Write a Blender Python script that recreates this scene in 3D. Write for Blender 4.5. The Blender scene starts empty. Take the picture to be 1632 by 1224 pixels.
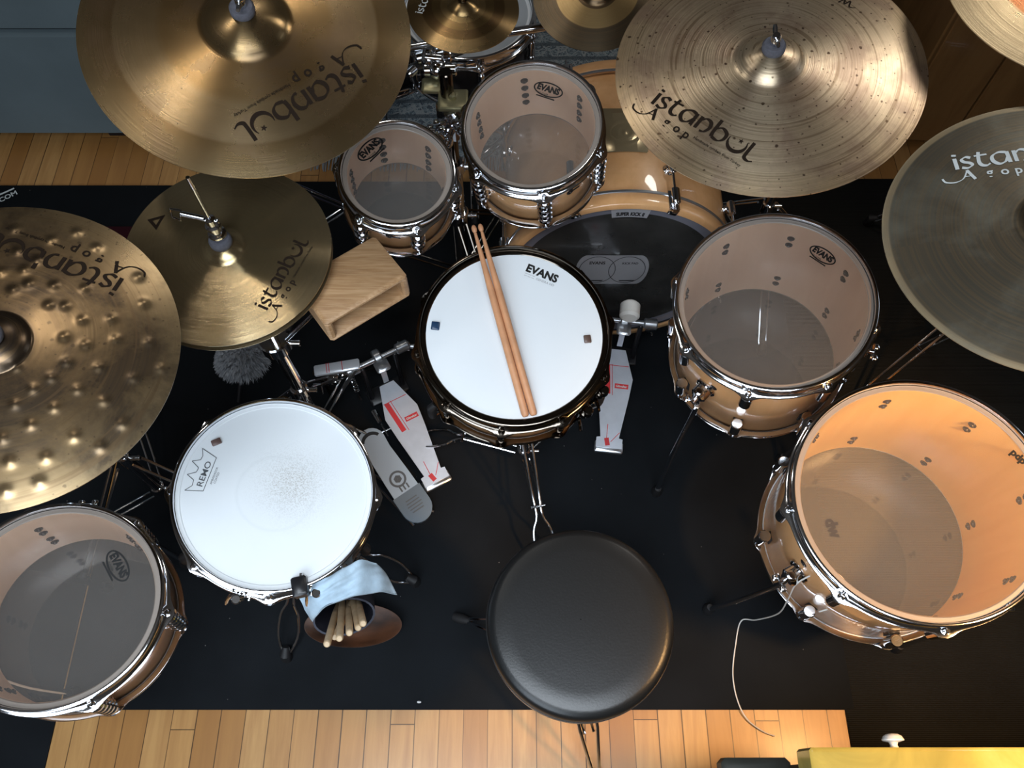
import bpy, math, random
from mathutils import Vector, Matrix, Quaternion
PI = math.pi; R = math.radians
random.seed(7)
S = bpy.context.scene
COL = S.collection

# ------------------------------------------------------------------ camera
CAM_H = 2.0; F = 1300.0; TILT = R(26.5)
cam = bpy.data.cameras.new('camera'); cam.sensor_fit = 'HORIZONTAL'; cam.sensor_width = 36.0
cam.lens = 36.0*F/1632.0; cam.clip_start = .02; cam.clip_end = 50
camo = bpy.data.objects.new('camera', cam); COL.objects.link(camo)
camo.location = (0, 0, CAM_H); camo.rotation_euler = (TILT, 0, 0)
S.camera = camo
# ------------------------------------------------------------------ world, exposure, lights
S.view_settings.view_transform = 'Standard'; S.view_settings.look = 'None'
S.view_settings.gamma = 1; S.view_settings.use_curve_mapping = False
S.view_settings.exposure = 0.0
w = bpy.data.worlds.new('world'); S.world = w; w.use_nodes = True
w.node_tree.nodes['Background'].inputs[0].default_value = (.62, .72, .85, 1)
w.node_tree.nodes['Background'].inputs[1].default_value = 1.0
def area(name, loc, aim, sx, sy, power, col):
    l = bpy.data.lights.new(name, 'AREA'); l.shape = 'RECTANGLE'; l.size = sx; l.size_y = sy
    l.energy = power; l.color = col
    o = bpy.data.objects.new(name, l); COL.objects.link(o); o.location = loc
    o.rotation_euler = (Vector(aim)-Vector(loc)).to_track_quat('-Z', 'Y').to_euler(); return o
area('window_daylight', (-.80, -1.20, 1.80), (-.55, .6, .5), 1.3, 1.2, 30, (.76, .88, 1.0))
cd_ = area('overhead_fill', (.0, -.20, 2.66), (.12, .42, .0), 1.6, .8, 18, (.82, .91, 1.0)); cd_.data.spread = R(88)  # added soft fill from overhead, brightens the drum interiors
for k, (x, y, e) in enumerate([(-.85, 1.30, 2.2), (-.35, 1.95, 2.2), (1.45, 2.05, 13)]):
    ar = area('ceiling_spot', (x, y, 2.68), (x*.8, y*.7, .8), .16, .16, e, (1.0, .95, .88)); ar.data.shape = 'DISK'
    if k == 2: ar.data.size = .5
area('window_daylight_far', (2.82, 1.35, 1.75), (0, 1.2, .9), .8, 1.0, 1.5, (.86, .93, 1.0))
lp = bpy.data.lights.new('lamp_bulb', 'SPOT'); lp.energy = 82; lp.color = (1.0, .56, .22); lp.shadow_soft_size = .06; lp.spot_size = R(72); lp.spot_blend = .8
lpo = bpy.data.objects.new('lamp_bulb', lp); COL.objects.link(lpo); lpo.location = (1.07, .06, 1.42)
lpo.rotation_euler = (Vector((.80, .30, .6))-Vector((1.07, .06, 1.42))).to_track_quat('-Z', 'Y').to_euler()

# ------------------------------------------------------------------ pixel helpers (photo pixel -> point in the place)
_r = Vector((1, 0, 0)); _u = Vector((0, math.cos(TILT), math.sin(TILT))); _d = Vector((0, math.sin(TILT), -math.cos(TILT)))
CP = Vector((0, 0, CAM_H))
def ray(u, v): return _r*((u-816)/F) - _u*((v-612)/F) + _d
def P(u, v, z=0.0):
    q = ray(u, v); return CP + q*((z-CAM_H)/q.z)
def on_plane(u, v, c, n):
    q = ray(u, v); return CP + q*((Vector(c)-CP).dot(n)/q.dot(n))

# ------------------------------------------------------------------ tagging and object helpers
def tag(o, label=None, cat=None, group=None, kind=None):
    if label: o['label'] = label
    if cat: o['category'] = cat
    if group: o['group'] = group
    if kind: o['kind'] = kind
    return o
def empty(name, loc=(0, 0, 0), q=None, label=None, cat=None, group=None):
    o = bpy.data.objects.new(name, None); COL.objects.link(o); o.empty_display_size = .05
    o.location = loc
    if q is not None: o.rotation_mode = 'QUATERNION'; o.rotation_quaternion = q
    return tag(o, label, cat, group)
def dup(o, parent, loc=None, rotz=None):
    c = o.copy(); COL.objects.link(c); c.parent = parent
    if loc is not None: c.location = loc
    if rotz is not None: c.rotation_mode = 'XYZ'; c.rotation_euler = (0, 0, rotz)
    for ch in list(o.children):
        k = ch.copy(); COL.objects.link(k); k.parent = c
    return c
def perp(d):
    d = d.normalized(); a = Vector((0, 0, 1)) if abs(d.z) < .9 else Vector((1, 0, 0))
    x = d.cross(a).normalized(); return x, d.cross(x).normalized()
class MB:
    def __init__(s): s.v = []; s.f = []; s.m = []; s.mi = 0
    def add(s, vs, fs):
        b = len(s.v); s.v += [Vector(q) for q in vs]; s.f += [tuple(b+i for i in f) for f in fs]; s.m += [s.mi]*len(fs); return s
    def box(s, c, size, rot=None, bev=0.0):
        hx, hy, hz = [a/2 for a in size]; b = min(bev, hx*.9, hy*.9, hz*.9)
        c = Vector(c); M = rot if rot is not None else Matrix.Identity(3)
        if b <= 0:
            vs = [M @ Vector((x*hx, y*hy, z*hz))+c for x in (-1, 1) for y in (-1, 1) for z in (-1, 1)]
            return s.add(vs, [(0, 1, 3, 2), (4, 6, 7, 5), (0, 4, 5, 1), (2, 3, 7, 6), (0, 2, 6, 4), (1, 5, 7, 3)])
        vs = []; fs = []
        rings = [(-hz, -b), (-hz+b, 0), (hz-b, 0), (hz, -b)]
        for z, o in rings:
            X = hx+o; Y = hy+o
            for sx, sy in ((1, 1), (-1, 1), (-1, -1), (1, -1)):
                pts = [(X*sx, (Y-b)*sy), ((X-b)*sx, Y*sy)] if sx*sy > 0 else [((X-b)*sx, Y*sy), (X*sx, (Y-b)*sy)]
                for x, y in pts: vs.append(M @ Vector((x, y, z))+c)
        for k in range(3):
            for i in range(8):
                j = (i+1) % 8; fs.append((k*8+i, k*8+j, k*8+8+j, k*8+8+i))
        fs.append(tuple(reversed(range(8)))); fs.append(tuple(range(24, 32)))
        return s.add(vs, fs)
    def tube(s, pts, r, seg=10, cap=True):
        pts = [Vector(p) for p in pts]; n = len(pts); rr = r if isinstance(r, (list, tuple)) else [r]*n
        vs = []; fs = []; x = None
        for i, p in enumerate(pts):
            d = (pts[min(i+1, n-1)]-pts[max(i-1, 0)])
            if d.length < 1e-9: d = Vector((0, 0, 1))
            d.normalize()
            if x is None: x, y = perp(d)
            else:
                x = (x-d*x.dot(d)); x = x.normalized() if x.length > 1e-6 else perp(d)[0]; y = d.cross(x)
            for k in range(seg):
                a = 2*PI*k/seg; vs.append(p+x*(math.cos(a)*rr[i])+y*(math.sin(a)*rr[i]))
        for i in range(n-1):
            for k in range(seg):
                j = (k+1) % seg; fs.append((i*seg+k, i*seg+j, (i+1)*seg+j, (i+1)*seg+k))
        if cap: fs.append(tuple(reversed(range(seg)))); fs.append(tuple(range((n-1)*seg, n*seg)))
        return s.add(vs, fs)
    def cyl(s, a, b, r0, r1=None, seg=16): return s.tube([a, b], [r0, r0 if r1 is None else r1], seg)
    def rcyl(s, a, b, r, bev, seg=16):
        a = Vector(a); b = Vector(b); d = (b-a).normalized()*bev
        return s.tube([a, a+d, b-d, b], [r-bev, r, r, r-bev], seg)
    def lathe(s, prof, seg=64, closed=False, o=(0, 0, 0), mod=None, mids=None):
        o = Vector(o); vs = []; fs = []; n = len(prof); ms = []
        for i, (r, z) in enumerate(prof):
            for k in range(seg):
                a = 2*PI*k/seg; rr = r+(mod(i, a) if mod else 0)
                vs.append(o+Vector((math.cos(a)*rr, math.sin(a)*rr, z)))
        for i in range(n if closed else n-1):
            j = (i+1) % n
            for k in range(seg):
                l = (k+1) % seg; fs.append((i*seg+k, i*seg+l, j*seg+l, j*seg+k)); ms.append(mids[i] if mids else s.mi)
        s.add(vs, fs); s.m[-len(ms):] = ms; return s
    def disc(s, r, z, seg=64, o=(0, 0, 0), up=True):
        o = Vector(o); vs = [o+Vector((math.cos(2*PI*k/seg)*r, math.sin(2*PI*k/seg)*r, z)) for k in range(seg)]
        return s.add(vs, [tuple(range(seg)) if up else tuple(reversed(range(seg)))])
    def sphere(s, c, r, seg=12, sc=(1, 1, 1)):
        n = seg//2; prof = [(max(1e-4, math.sin(PI*i/n)*r), -math.cos(PI*i/n)*r) for i in range(n+1)]
        b = len(s.v); s.lathe(prof, seg)
        c = Vector(c)
        for i in range(b, len(s.v)): q = s.v[i]; s.v[i] = Vector((q.x*sc[0], q.y*sc[1], q.z*sc[2]))+c
        return s
    def prism(s, poly, z0, z1, M=None):
        n = len(poly); M = M or Matrix.Identity(4)
        vs = [M @ Vector((x, y, z0)) for x, y in poly]+[M @ Vector((x, y, z1)) for x, y in poly]
        fs = [tuple(reversed(range(n))), tuple(range(n, 2*n))]+[(i, (i+1) % n, n+(i+1) % n, n+i) for i in range(n)]
        return s.add(vs, fs)
    def xf(s, M):
        s.v = [M @ q for q in s.v]; return s
    def build(s, name, mats, parent=None, sharp=.7, flip=False):
        me = bpy.data.meshes.new(name); me.from_pydata([tuple(q) for q in s.v], [], s.f)
        if not isinstance(mats, (list, tuple)): mats = [mats]
        for m in mats: me.materials.append(m)
        me.polygons.foreach_set('material_index', s.m)
        me.polygons.foreach_set('use_smooth', [True]*len(s.f)); me.update()
        me.set_sharp_from_angle(angle=sharp)
        o = bpy.data.objects.new(name, me); COL.objects.link(o)
        if parent: o.parent = parent
        return o
def spline(pts, n=8, closed=False):
    pts = [Vector(p) for p in pts]; out = []; N = len(pts)
    rng = range(N) if closed else range(N-1)
    for i in rng:
        if closed: a, b, c, d = pts[i-1], pts[i], pts[(i+1) % N], pts[(i+2) % N]
        else: a, b, c, d = pts[max(i-1, 0)], pts[i], pts[i+1], pts[min(i+2, N-1)]
        for k in range(n):
            t = k/n
            out.append(.5*((2*b)+(c-a)*t+(2*a-5*b+4*c-d)*t*t+(3*b-a-3*c+d)*t**3))
    if not closed: out.append(pts[-1])
    return out

# ------------------------------------------------------------------ materials
class NT:
    def __init__(s, name):
        s.m = bpy.data.materials.new(name); s.m.use_nodes = True; s.t = s.m.node_tree; s.t.nodes.clear()
        s.out = s.t.nodes.new('ShaderNodeOutputMaterial')
    def n(s, typ, ins=None, **kw):
        nd = s.t.nodes.new('ShaderNode'+typ)
        for k, v in kw.items(): setattr(nd, k, v)
        for k, v in (ins or {}).items(): s.put(nd.inputs[k], v)
        return nd
    def put(s, sock, v):
        if isinstance(v, bpy.types.NodeSocket): s.t.links.new(v, sock)
        elif isinstance(v, bpy.types.Node): s.t.links.new(v.outputs[0], sock)
        else:
            if sock.type == 'RGBA' and len(v) == 3: v = (*v, 1)
            sock.default_value = v
    def math(s, op, a, b=0.0, c=None):
        nd = s.n('Math', operation=op); s.put(nd.inputs[0], a); s.put(nd.inputs[1], b)
        if c is not None: s.put(nd.inputs[2], c)
        return nd.outputs[0]
    def ramp(s, fac, stops, interp='LINEAR'):
        nd = s.n('ValToRGB'); nd.color_ramp.interpolation = interp; e = nd.color_ramp.elements
        while len(e) < len(stops): e.new(.5)
        for i, (p, c) in enumerate(stops):
            e[i].position = p; e[i].color = (*c, 1) if len(c) == 3 else c
        s.put(nd.inputs[0], fac); return nd.outputs[0]
    def mix(s, fac, a, b, mode='MIX'):
        nd = s.n('MixRGB', blend_type=mode); s.put(nd.inputs[0], fac); s.put(nd.inputs[1], a); s.put(nd.inputs[2], b); return nd.outputs[0]
    def coord(s, kind='Object', scale=(1, 1, 1)):
        tc = s.n('TexCoord'); mp = s.n('Mapping', {'Vector': tc.outputs[kind], 'Scale': scale}); return mp.outputs[0]
    def noise(s, vec, scale, detail=4, rough=.55, dist=0.0):
        return s.n('TexNoise', {'Vector': vec, 'Scale': scale, 'Detail': detail, 'Roughness': rough, 'Distortion': dist}).outputs[0]
    def bump(s, h, strength=.2, dist=.001):
        return s.n('Bump', {'Height': h, 'Strength': strength, 'Distance': dist}).outputs[0]
    def pbr(s, **kw):
        b = s.n('BsdfPrincipled'); names = {'col': 'Base Color', 'metal': 'Metallic', 'rough': 'Roughness', 'normal': 'Normal', 'coat': 'Coat Weight',
            'coatr': 'Coat Roughness', 'aniso': 'Anisotropic', 'anrot': 'Anisotropic Rotation', 'tan': 'Tangent', 'spec': 'Specular IOR Level', 'alpha': 'Alpha', 'sheen': 'Sheen Weight', 'emit': 'Emission Color', 'estr': 'Emission Strength'}
        for k, v in kw.items(): s.put(b.inputs[names[k]], v)
        s.t.links.new(b.outputs[0], s.out.inputs[0]); return b
def simple(name, col, rough=.5, metal=0.0, coat=0.0, spec=.5, nscale=0, namp=.15, bump=0, bscale=400):
    t = NT(name); c = (*col, 1); v = t.coord()
    if nscale:
        n = t.noise(v, nscale); lo = tuple(x*(1-namp) for x in col); hi = tuple(min(1, x*(1+namp)) for x in col)
        c = t.ramp(n, [(.3, lo), (.7, hi)])
    kw = dict(col=c, rough=rough, metal=metal, coat=coat, spec=spec)
    if bump: kw['normal'] = t.bump(t.noise(v, bscale, 2), bump)
    t.pbr(**kw); return t.m
M = {}
M['chrome'] = simple('chrome', (.74, .75, .78), .09, 1.0)
M['dark_chrome'] = simple('black_nickel', (.13, .11, .09), .12, 1.0)
M['steel'] = simple('brushed_steel', (.55, .57, .6), .28, .9, nscale=60, namp=.06)
M['black_metal'] = simple('black_metal', (.012, .012, .014), .35)
M['rubber'] = simple('black_rubber', (.010, .010, .011), .6, bump=.2)
M['felt_grey'] = simple('grey_felt', (.10, .10, .12), .95, nscale=200, bump=.6, bscale=600)
M['felt_white'] = simple('white_felt', (.7, .7, .7), .95, bump=.3, bscale=600)
M['white_plastic'] = simple('white_plastic', (.72, .70, .66), .4)
M['grey_plastic'] = simple('grey_plastic', (.30, .33, .37), .45)
M['print_dark'] = simple('dark_print', (.016, .009, .005), .75, spec=.15)
M['print_black'] = simple('black_print', (.006, .006, .006), .5)
M['print_grey'] = simple('grey_print', (.10, .11, .12), .6)
M['print_pale'] = simple('pale_grey_print', (.34, .34, .36), .6)
M['print_white'] = simple('white_print', (.62, .66, .66), .6)
M['print_red'] = simple('red_print', (.62, .02, .025), .45)
M['screw'] = simple('dark_screw_head', (.035, .02, .014), .35, .2)
M['collar'] = simple('beige_head_collar', (.27, .225, .19), .4)
M['collar_grey'] = simple('grey_head_collar', (.30, .34, .37), .4)
M['film_dark'] = None

def wood_outer(name, base, dark, coat=.9):
    t = NT(name); v = t.coord(scale=(1, 1, .12)); n = t.noise(v, 26, 6, .6, .4)
    v2 = t.coord(scale=(.6, .6, 3)); n2 = t.noise(v2, 60, 3)
    c = t.ramp(n, [(.30, dark), (.62, base)])
    c = t.mix(.12, c, t.ramp(n2, [(.35, dark), (.7, base)]))
    t.pbr(col=c, rough=.32, coat=coat, coatr=.04, spec=.5); return t.m
M['maple'] = wood_outer('lacquered_maple', (.84, .47, .215), (.72, .37, .15))
M['maple_in'] = wood_outer('raw_maple_lining', (.90, .67, .50), (.84, .60, .43), 0)
M['maple_lamplit'] = wood_outer('lamplit_maple_lining', (.86, .60, .25), (.80, .53, .20), 0)  # maple lining with the lamp's orange light put into its colour

def clear_film(name, tint, haze, hazecol=(.75, .7, .65), gl=.10):
    t = NT(name)
    tr = t.n('BsdfTransparent', {'Color': (*tint, 1)}); df = t.n('BsdfDiffuse', {'Color': (*hazecol, 1)})
    mx = t.n('MixShader', {0: haze, 1: tr, 2: df})
    gs = t.n('BsdfGlossy', {'Color': (1, 1, 1, 1), 'Roughness': .05})
    fr = t.n('Fresnel', {'IOR': 1.42}); k = t.math('MULTIPLY_ADD', fr.outputs[0], 1.0, gl*.3)
    m2 = t.n('MixShader', {0: k, 1: mx, 2: gs}); t.t.links.new(m2.outputs[0], t.out.inputs[0]); return t.m
M['film_top'] = clear_film('clear_batter_film', (.97, .96, .95), .07, (.8, .76, .72), .06)
M['film_bottom'] = clear_film('clear_resonant_film', (.80, .80, .80), .13, (.5, .48, .45))
M['film_warm'] = clear_film('warm_reflection_film', (.75, .74, .70), .24, (.44, .39, .27))  # extra warm haze stands in for the reflection in the lower head
def coated(name, worn, wc=(0, 0)):
    t = NT(name); v = t.coord(); col = (.80, .84, .87)
    n = t.noise(v, 6, 3); c = t.ramp(n, [(.3, tuple(x*.97 for x in col)), (.7, col)])
    if worn:
        sx = t.n('SeparateXYZ', {0: v}); dx = t.math('SUBTRACT', sx.outputs[0], wc[0]); dy = t.math('SUBTRACT', sx.outputs[1], wc[1])
        rr = t.math('SQRT', t.math('ADD', t.math('MULTIPLY', dx, dx), t.math('MULTIPLY', dy, dy)))
        fall = t.n('MapRange', {0: rr, 1: .02, 2: .115, 3: 1.0, 4: 0.0}).outputs[0]
        sp = t.ramp(t.noise(v, 420, 5, .7), [(.47, (0, 0, 0)), (.60, (1, 1, 1))])
        k = t.math('MULTIPLY', t.math('MULTIPLY', fall, fall), t.math('MULTIPLY_ADD', sp, .55, .16))
        c = t.mix(k, c, (.33, .31, .28, 1))
        ring = t.n('MapRange', {0: t.math('ABSOLUTE', t.math('SUBTRACT', t.n('VectorMath', {0: v}, operation='LENGTH').outputs[1], .118)), 1: 0.0, 2: .003, 3: .10, 4: 0.0}).outputs[0]
        c = t.mix(ring, c, (.45, .5, .52, 1))
    t.pbr(col=c, rough=.55, spec=.35, normal=t.bump(t.noise(v, 900, 2), .15)); return t.m
M['coated'] = coated('coated_white_film', False)
M['coated_worn'] = coated('worn_coated_white_film', True, (.03, .02))
M['dull_white'] = simple('dull_grey_white_film', (.42, .46, .50), .5, nscale=9, namp=.08)

def cymbal_mat(name, Rr, zones, groove=900.0, rough=.33, blotch=None, bl=(.45, .6), bsc=9, spot=0.0, gstr=.35, aniso=.75, metal=.92, spotc=(.05, .03, .02)):
    t = NT(name); tc = t.n('TexCoord'); o = tc.outputs['Object']
    sp = t.n('SeparateXYZ', {0: o}); x, y = sp.outputs[0], sp.outputs[1]
    r = t.math('SQRT', t.math('ADD', t.math('MULTIPLY', x, x), t.math('MULTIPLY', y, y)))
    rn = t.math('DIVIDE', r, Rr); th = t.math('ARCTAN2', y, x)
    c = t.ramp(rn, zones)
    ns = t.noise(o, bsc, 6, .62, .3)
    if blotch: c = t.mix(t.ramp(ns, [(bl[0], (0, 0, 0)), (bl[1], (.8, .8, .8))]), c, (*blotch, 1))
    # lathe rings: fine irregular grooves that follow the radius
    cv = t.n('CombineXYZ', {0: t.math('MULTIPLY', r, groove), 1: t.math('MULTIPLY', th, .25), 2: 0.0})
    gn = t.noise(cv.outputs[0], 1.0, 3, .6)
    c = t.mix(t.ramp(gn, [(.32, (.28, .28, .28)), (.6, (0, 0, 0))]), c, (.22, .14, .06, 1))
    if spot:
        sn = t.noise(o, 130, 2, .5, .3)
        for sc, th_, pk in ((58.0, .30, .45), (110.0, .30, .40)):
            vo = t.n('TexVoronoi', {'Vector': o, 'Scale': sc, 'Randomness': 1.0})
            msk = t.math('MULTIPLY', t.n('MapRange', {0: t.math('ADD', vo.outputs['Distance'], t.math('MULTIPLY', sn, .36)), 1: th_-.04, 2: th_+.05, 3: 1.0, 4: 0.0}).outputs[0], t.math('GREATER_THAN', t.n('SeparateColor', {0: vo.outputs['Color']}).outputs[0], pk))
            c = t.mix(t.math('MULTIPLY', msk, spot), c, (*spotc, 1))
        rl = t.noise(t.n('CombineXYZ', {0: t.math('MULTIPLY', r, 160.0), 1: t.math('MULTIPLY', th, .6), 2: 1.0}).outputs[0], 1.0, 2, .5)
        c = t.mix(t.ramp(rl, [(.36, (.55, .55, .55)), (.44, (0, 0, 0))]), c, (.20, .13, .07, 1))
    tan = t.n('Tangent', direction_type='RADIAL', axis='Z')
    rg = t.math('MULTIPLY_ADD', ns, .18, rough-.09)
    t.pbr(col=c, metal=metal, rough=rg, aniso=aniso, anrot=.25, tan=tan.outputs[0], normal=t.bump(gn, gstr, .0006)); return t.m
# floor boards
def floor_mat():
    t = NT('maple_floor_boards'); tc = t.n('TexCoord'); o = tc.outputs['Object']; sp = t.n('SeparateXYZ', {0: o})
    bx = t.math('DIVIDE', sp.outputs[0], .0552); ib = t.math('FLOOR', bx); fx = t.math('FRACT', bx)
    rnd = t.n('TexWhiteNoise', {'W': ib}, noise_dimensions='1D').outputs[0]
    by = t.math('ADD', t.math('DIVIDE', sp.outputs[1], .85), t.math('MULTIPLY', rnd, 7.0)); iy = t.math('FLOOR', by); fy = t.math('FRACT', by)
    cv = t.n('CombineXYZ', {0: ib, 1: iy, 2: 0.0}); r2 = t.n('TexWhiteNoise', {'Vector': cv.outputs[0]}, noise_dimensions='3D').outputs[0]
    gv = t.n('CombineXYZ', {0: t.math('MULTIPLY', sp.outputs[0], 26.0), 1: t.math('MULTIPLY_ADD', sp.outputs[1], 2.2, t.math('MULTIPLY', r2, 40.0)), 2: r2})
    g = t.noise(gv.outputs[0], 1.6, 6, .6, .6)
    c = t.ramp(r2, [(0, (.38, .172, .046)), (.5, (.51, .258, .082)), (1, (.59, .33, .122))])
    c = t.mix(t.ramp(g, [(.35, (.55, .55, .55)), (.62, (0, 0, 0))]), c, (.34, .15, .045, 1))
    ex = t.math('MINIMUM', fx, t.math('SUBTRACT', 1.0, fx)); ey = t.math('MINIMUM', fy, t.math('SUBTRACT', 1.0, fy))
    wd = t.math('MULTIPLY_ADD', rnd, .022, .008)
    gap = t.math('MAXIMUM', t.math('LESS_THAN', ex, wd), t.math('LESS_THAN', ey, .0012))
    c = t.mix(t.math('MULTIPLY', gap, .85), c, (.035, .015, .006, 1))
    t.pbr(col=c, rough=.38, coat=.25, coatr=.2, normal=t.bump(t.math('SUBTRACT', 1.0, gap), .4, .001)); return t.m
M['floor'] = floor_mat()
def rug_mat(name, col, ribs=0):
    t = NT(name); v = t.coord(); n = t.noise(v, 700, 3, .7); n2 = t.noise(v, 5, 4)
    c = t.ramp(n2, [(.3, tuple(x*.8 for x in col)), (.7, tuple(x*1.2 for x in col))])
    dots = t.n('TexVoronoi', {'Vector': v, 'Scale': 42.0}); dk = t.math('LESS_THAN', dots.outputs['Distance'], .045)
    pick = t.math('GREATER_THAN', t.n('SeparateColor', {0: dots.outputs['Color']}).outputs[0], .86)
    if not ribs: c = t.mix(t.math('MULTIPLY', dk, pick), c, (.22, .21, .20, 1))
    h = n
    if ribs:
        sp = t.n('SeparateXYZ', {0: v}); h = t.math('SINE', t.math('MULTIPLY', sp.outputs[1], ribs))
        c = t.mix(t.n('MapRange', {0: h, 1: -1.0, 2: 1.0, 3: .35, 4: 0.0}).outputs[0], c, (.006, .006, .006, 1))
    t.pbr(col=c, rough=.85, spec=.12, normal=t.bump(h, .5, .0012)); return t.m
M['rug_black'] = rug_mat('black_felt_carpet', (.0080, .0095, .0115))
M['mat_ribbed'] = rug_mat('ribbed_black_rubber', (.011, .011, .010), 1500)
M['maroon'] = rug_mat('maroon_cloth', (.035, .006, .010))
def persian():
    t = NT('blue_grey_patterned_pile'); v = t.coord(); sp = t.n('SeparateXYZ', {0: v}); y = sp.outputs[1]; x = sp.outputs[0]
    n = t.noise(v, 34, 3, .6, 3.2); vo = t.n('TexVoronoi', {'Vector': v, 'Scale': 30.0}, feature='DISTANCE_TO_EDGE').outputs[0]
    c = t.ramp(n, [(.36, (.05, .06, .09)), (.44, (.14, .22, .26)), (.50, (.42, .48, .50)), (.57, (.11, .16, .21)), (.66, (.30, .36, .39))], 'CONSTANT')
    c = t.mix(t.math('LESS_THAN', vo, .05), c, (.40, .43, .44, 1))
    wv = t.math('SINE', t.math('MULTIPLY', y, 95.0)); st = t.math('GREATER_THAN', wv, .72)
    c = t.mix(t.math('MULTIPLY', st, .85), c, (.035, .05, .07, 1))
    c = t.mix(.35, c, t.ramp(t.noise(v, 300, 3), [(.3, (.05, .07, .09)), (.7, (.34, .38, .40))]))
    t.pbr(col=c, rough=.95, spec=.1, normal=t.bump(t.noise(v, 500, 2), .5)); return t.m
M['persian'] = persian()
def oak():
    t = NT('oak_block_grain'); v = t.coord(scale=(1.2, 9, 9)); n = t.noise(v, 5, 6, .65, .5); n2 = t.noise(t.coord(scale=(2, 40, 40)), 9, 3)
    c = t.ramp(n, [(.34, (.24, .12, .05)), (.5, (.38, .215, .10)), (.66, (.47, .285, .145))])
    c = t.mix(.25, c, t.ramp(n2, [(.4, (.30, .17, .08)), (.6, (.60, .42, .25))])); t.pbr(col=c, rough=.5, spec=.3); return t.m
M['oak'] = oak()
M['hickory'] = simple('hickory_stick', (.60, .29, .145), .45, nscale=30, namp=.12)
M['hickory_pale'] = simple('pale_stick_wood', (.60, .44, .27), .5, nscale=40, namp=.12)
M['cabinet'] = wood_outer('brown_cabinet_wood', (.27, .135, .047), (.19, .09, .03), .1)
M['leather'] = simple('black_leatherette', (.008, .0085, .009), .34, spec=.45, bump=.15, bscale=260)
M['sofa'] = simple('blue_grey_upholstery', (.135, .175, .19), .9, nscale=5, namp=.08, bump=.4, bscale=500)
M['navy'] = simple('navy_cloth', (.006, .008, .03), .9, nscale=8, bump=.4)
M['cloth_blue'] = simple('pale_blue_cloth', (.42, .55, .66), .9, nscale=25, namp=.2, bump=.5, bscale=300)
M['bag'] = simple('dark_navy_nylon', (.015, .018, .035), .6, nscale=40)
M['fur'] = simple('grey_fleece', (.30, .31, .33), .95, nscale=70, namp=.3)
M['brown_pad'] = simple('orange_brown_leather', (.06, .022, .009), .5, nscale=9, namp=.9)
M['orange'] = simple('orange_paint', (.50, .14, .02), .4, nscale=60, namp=.5)
M['wall'] = simple('warm_white_wall_paint', (.20, .19, .18), .9)
M['ceil'] = simple('ceiling_paint', (.20, .18, .16), .9)
M['trim'] = simple('white_window_paint', (.7, .7, .68), .5)
def gold():
    t = NT('stained_yellow_vinyl'); v = t.coord(); n = t.noise(v, 7, 5, .6, .8)
    c = t.ramp(n, [(.3, (.30, .24, .05)), (.55, (.50, .38, .08)), (.75, (.58, .46, .13))])
    vo = t.n('TexVoronoi', {'Vector': t.coord(scale=(1, .7, 1)), 'Scale': 26.0}); sn = t.noise(v, 60, 2)
    msk = t.math('MULTIPLY', t.math('LESS_THAN', t.math('ADD', vo.outputs['Distance'], t.math('MULTIPLY', sn, .25)), .40), t.math('GREATER_THAN', t.n('SeparateColor', {0: vo.outputs['Color']}).outputs[0], .6))
    c = t.mix(t.math('MULTIPLY', msk, .75), c, (.16, .12, .02, 1))
    t.pbr(col=c, rough=.25, coat=1.0, coatr=.10); return t.m
M['gold'] = gold()
M['pad_dark'] = simple('dark_green_grey_vinyl', (.022, .024, .020), .5, nscale=20)
# bass drum head: dark smoky film with a paler damping ring near the rim
def kick_film():
    t = NT('smoky_kick_film'); v = t.coord(); r = t.n('VectorMath', {0: v}, operation='LENGTH').outputs[1]
    n = t.noise(v, 14, 5)
    c = t.ramp(n, [(.3, (.030, .029, .027)), (.7, (.050, .048, .045))])
    c = t.mix(t.math('MULTIPLY', t.math('GREATER_THAN', r, .243), .9), c, (.20, .20, .24, 1))
    t.pbr(col=c, rough=.16, coat=.4, coatr=.06, spec=.5); return t.m
M['kick'] = kick_film()

# ------------------------------------------------------------------ lettering
_tc = {}
def text2d(s, size=1.0, bold=0.0, spacing=1.0):
    key = (s, bold, spacing)
    if key not in _tc:
        cu = bpy.data.curves.new('t', 'FONT'); cu.body = s; cu.size = 1; cu.offset = bold; cu.space_character = spacing; cu.resolution_u = 3
        o = bpy.data.objects.new('t', cu); COL.objects.link(o)
        dg = bpy.context.evaluated_depsgraph_get(); me = bpy.data.meshes.new_from_object(o.evaluated_get(dg))
        _tc[key] = ([tuple(v.co[:2]) for v in me.vertices], [tuple(p.vertices) for p in me.polygons])
        bpy.data.objects.remove(o); bpy.data.curves.remove(cu); bpy.data.meshes.remove(me)
    vs, fs = _tc[key]; return [(x*size, y*size) for x, y in vs], fs
def text_fit(s, width, bold=0.0, spacing=1.0, height=None):
    vs, fs = text2d(s, 1, bold, spacing); x0 = min(v[0] for v in vs); x1 = max(v[0] for v in vs)
    y1 = max(v[1] for v in vs); k = width/(x1-x0); ky = k if height is None else height/y1
    return [((x-x0)*k, y*ky) for x, y in vs], fs
def nib(path, wd, ang=.55, thin=.35):
    """broad-nib pen stroke along a smooth path -> 2D verts and quads"""
    pts = [Vector((p[0], p[1], 0)) for p in path]; nv = Vector((math.cos(ang), math.sin(ang), 0)); vs = []; fs = []
    for i, p in enumerate(pts):
        d = (pts[min(i+1, len(pts)-1)]-pts[max(i-1, 0)]).normalized(); pr = Vector((-d.y, d.x, 0))
        h = wd*(thin+(1-thin)*abs(pr.dot(nv)))/2; vs += [(p.x+pr.x*h, p.y+pr.y*h), (p.x-pr.x*h, p.y-pr.y*h)]
    for i in range(len(pts)-1): fs.append((2*i, 2*i+1, 2*i+3, 2*i+2))
    return vs, fs
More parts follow.
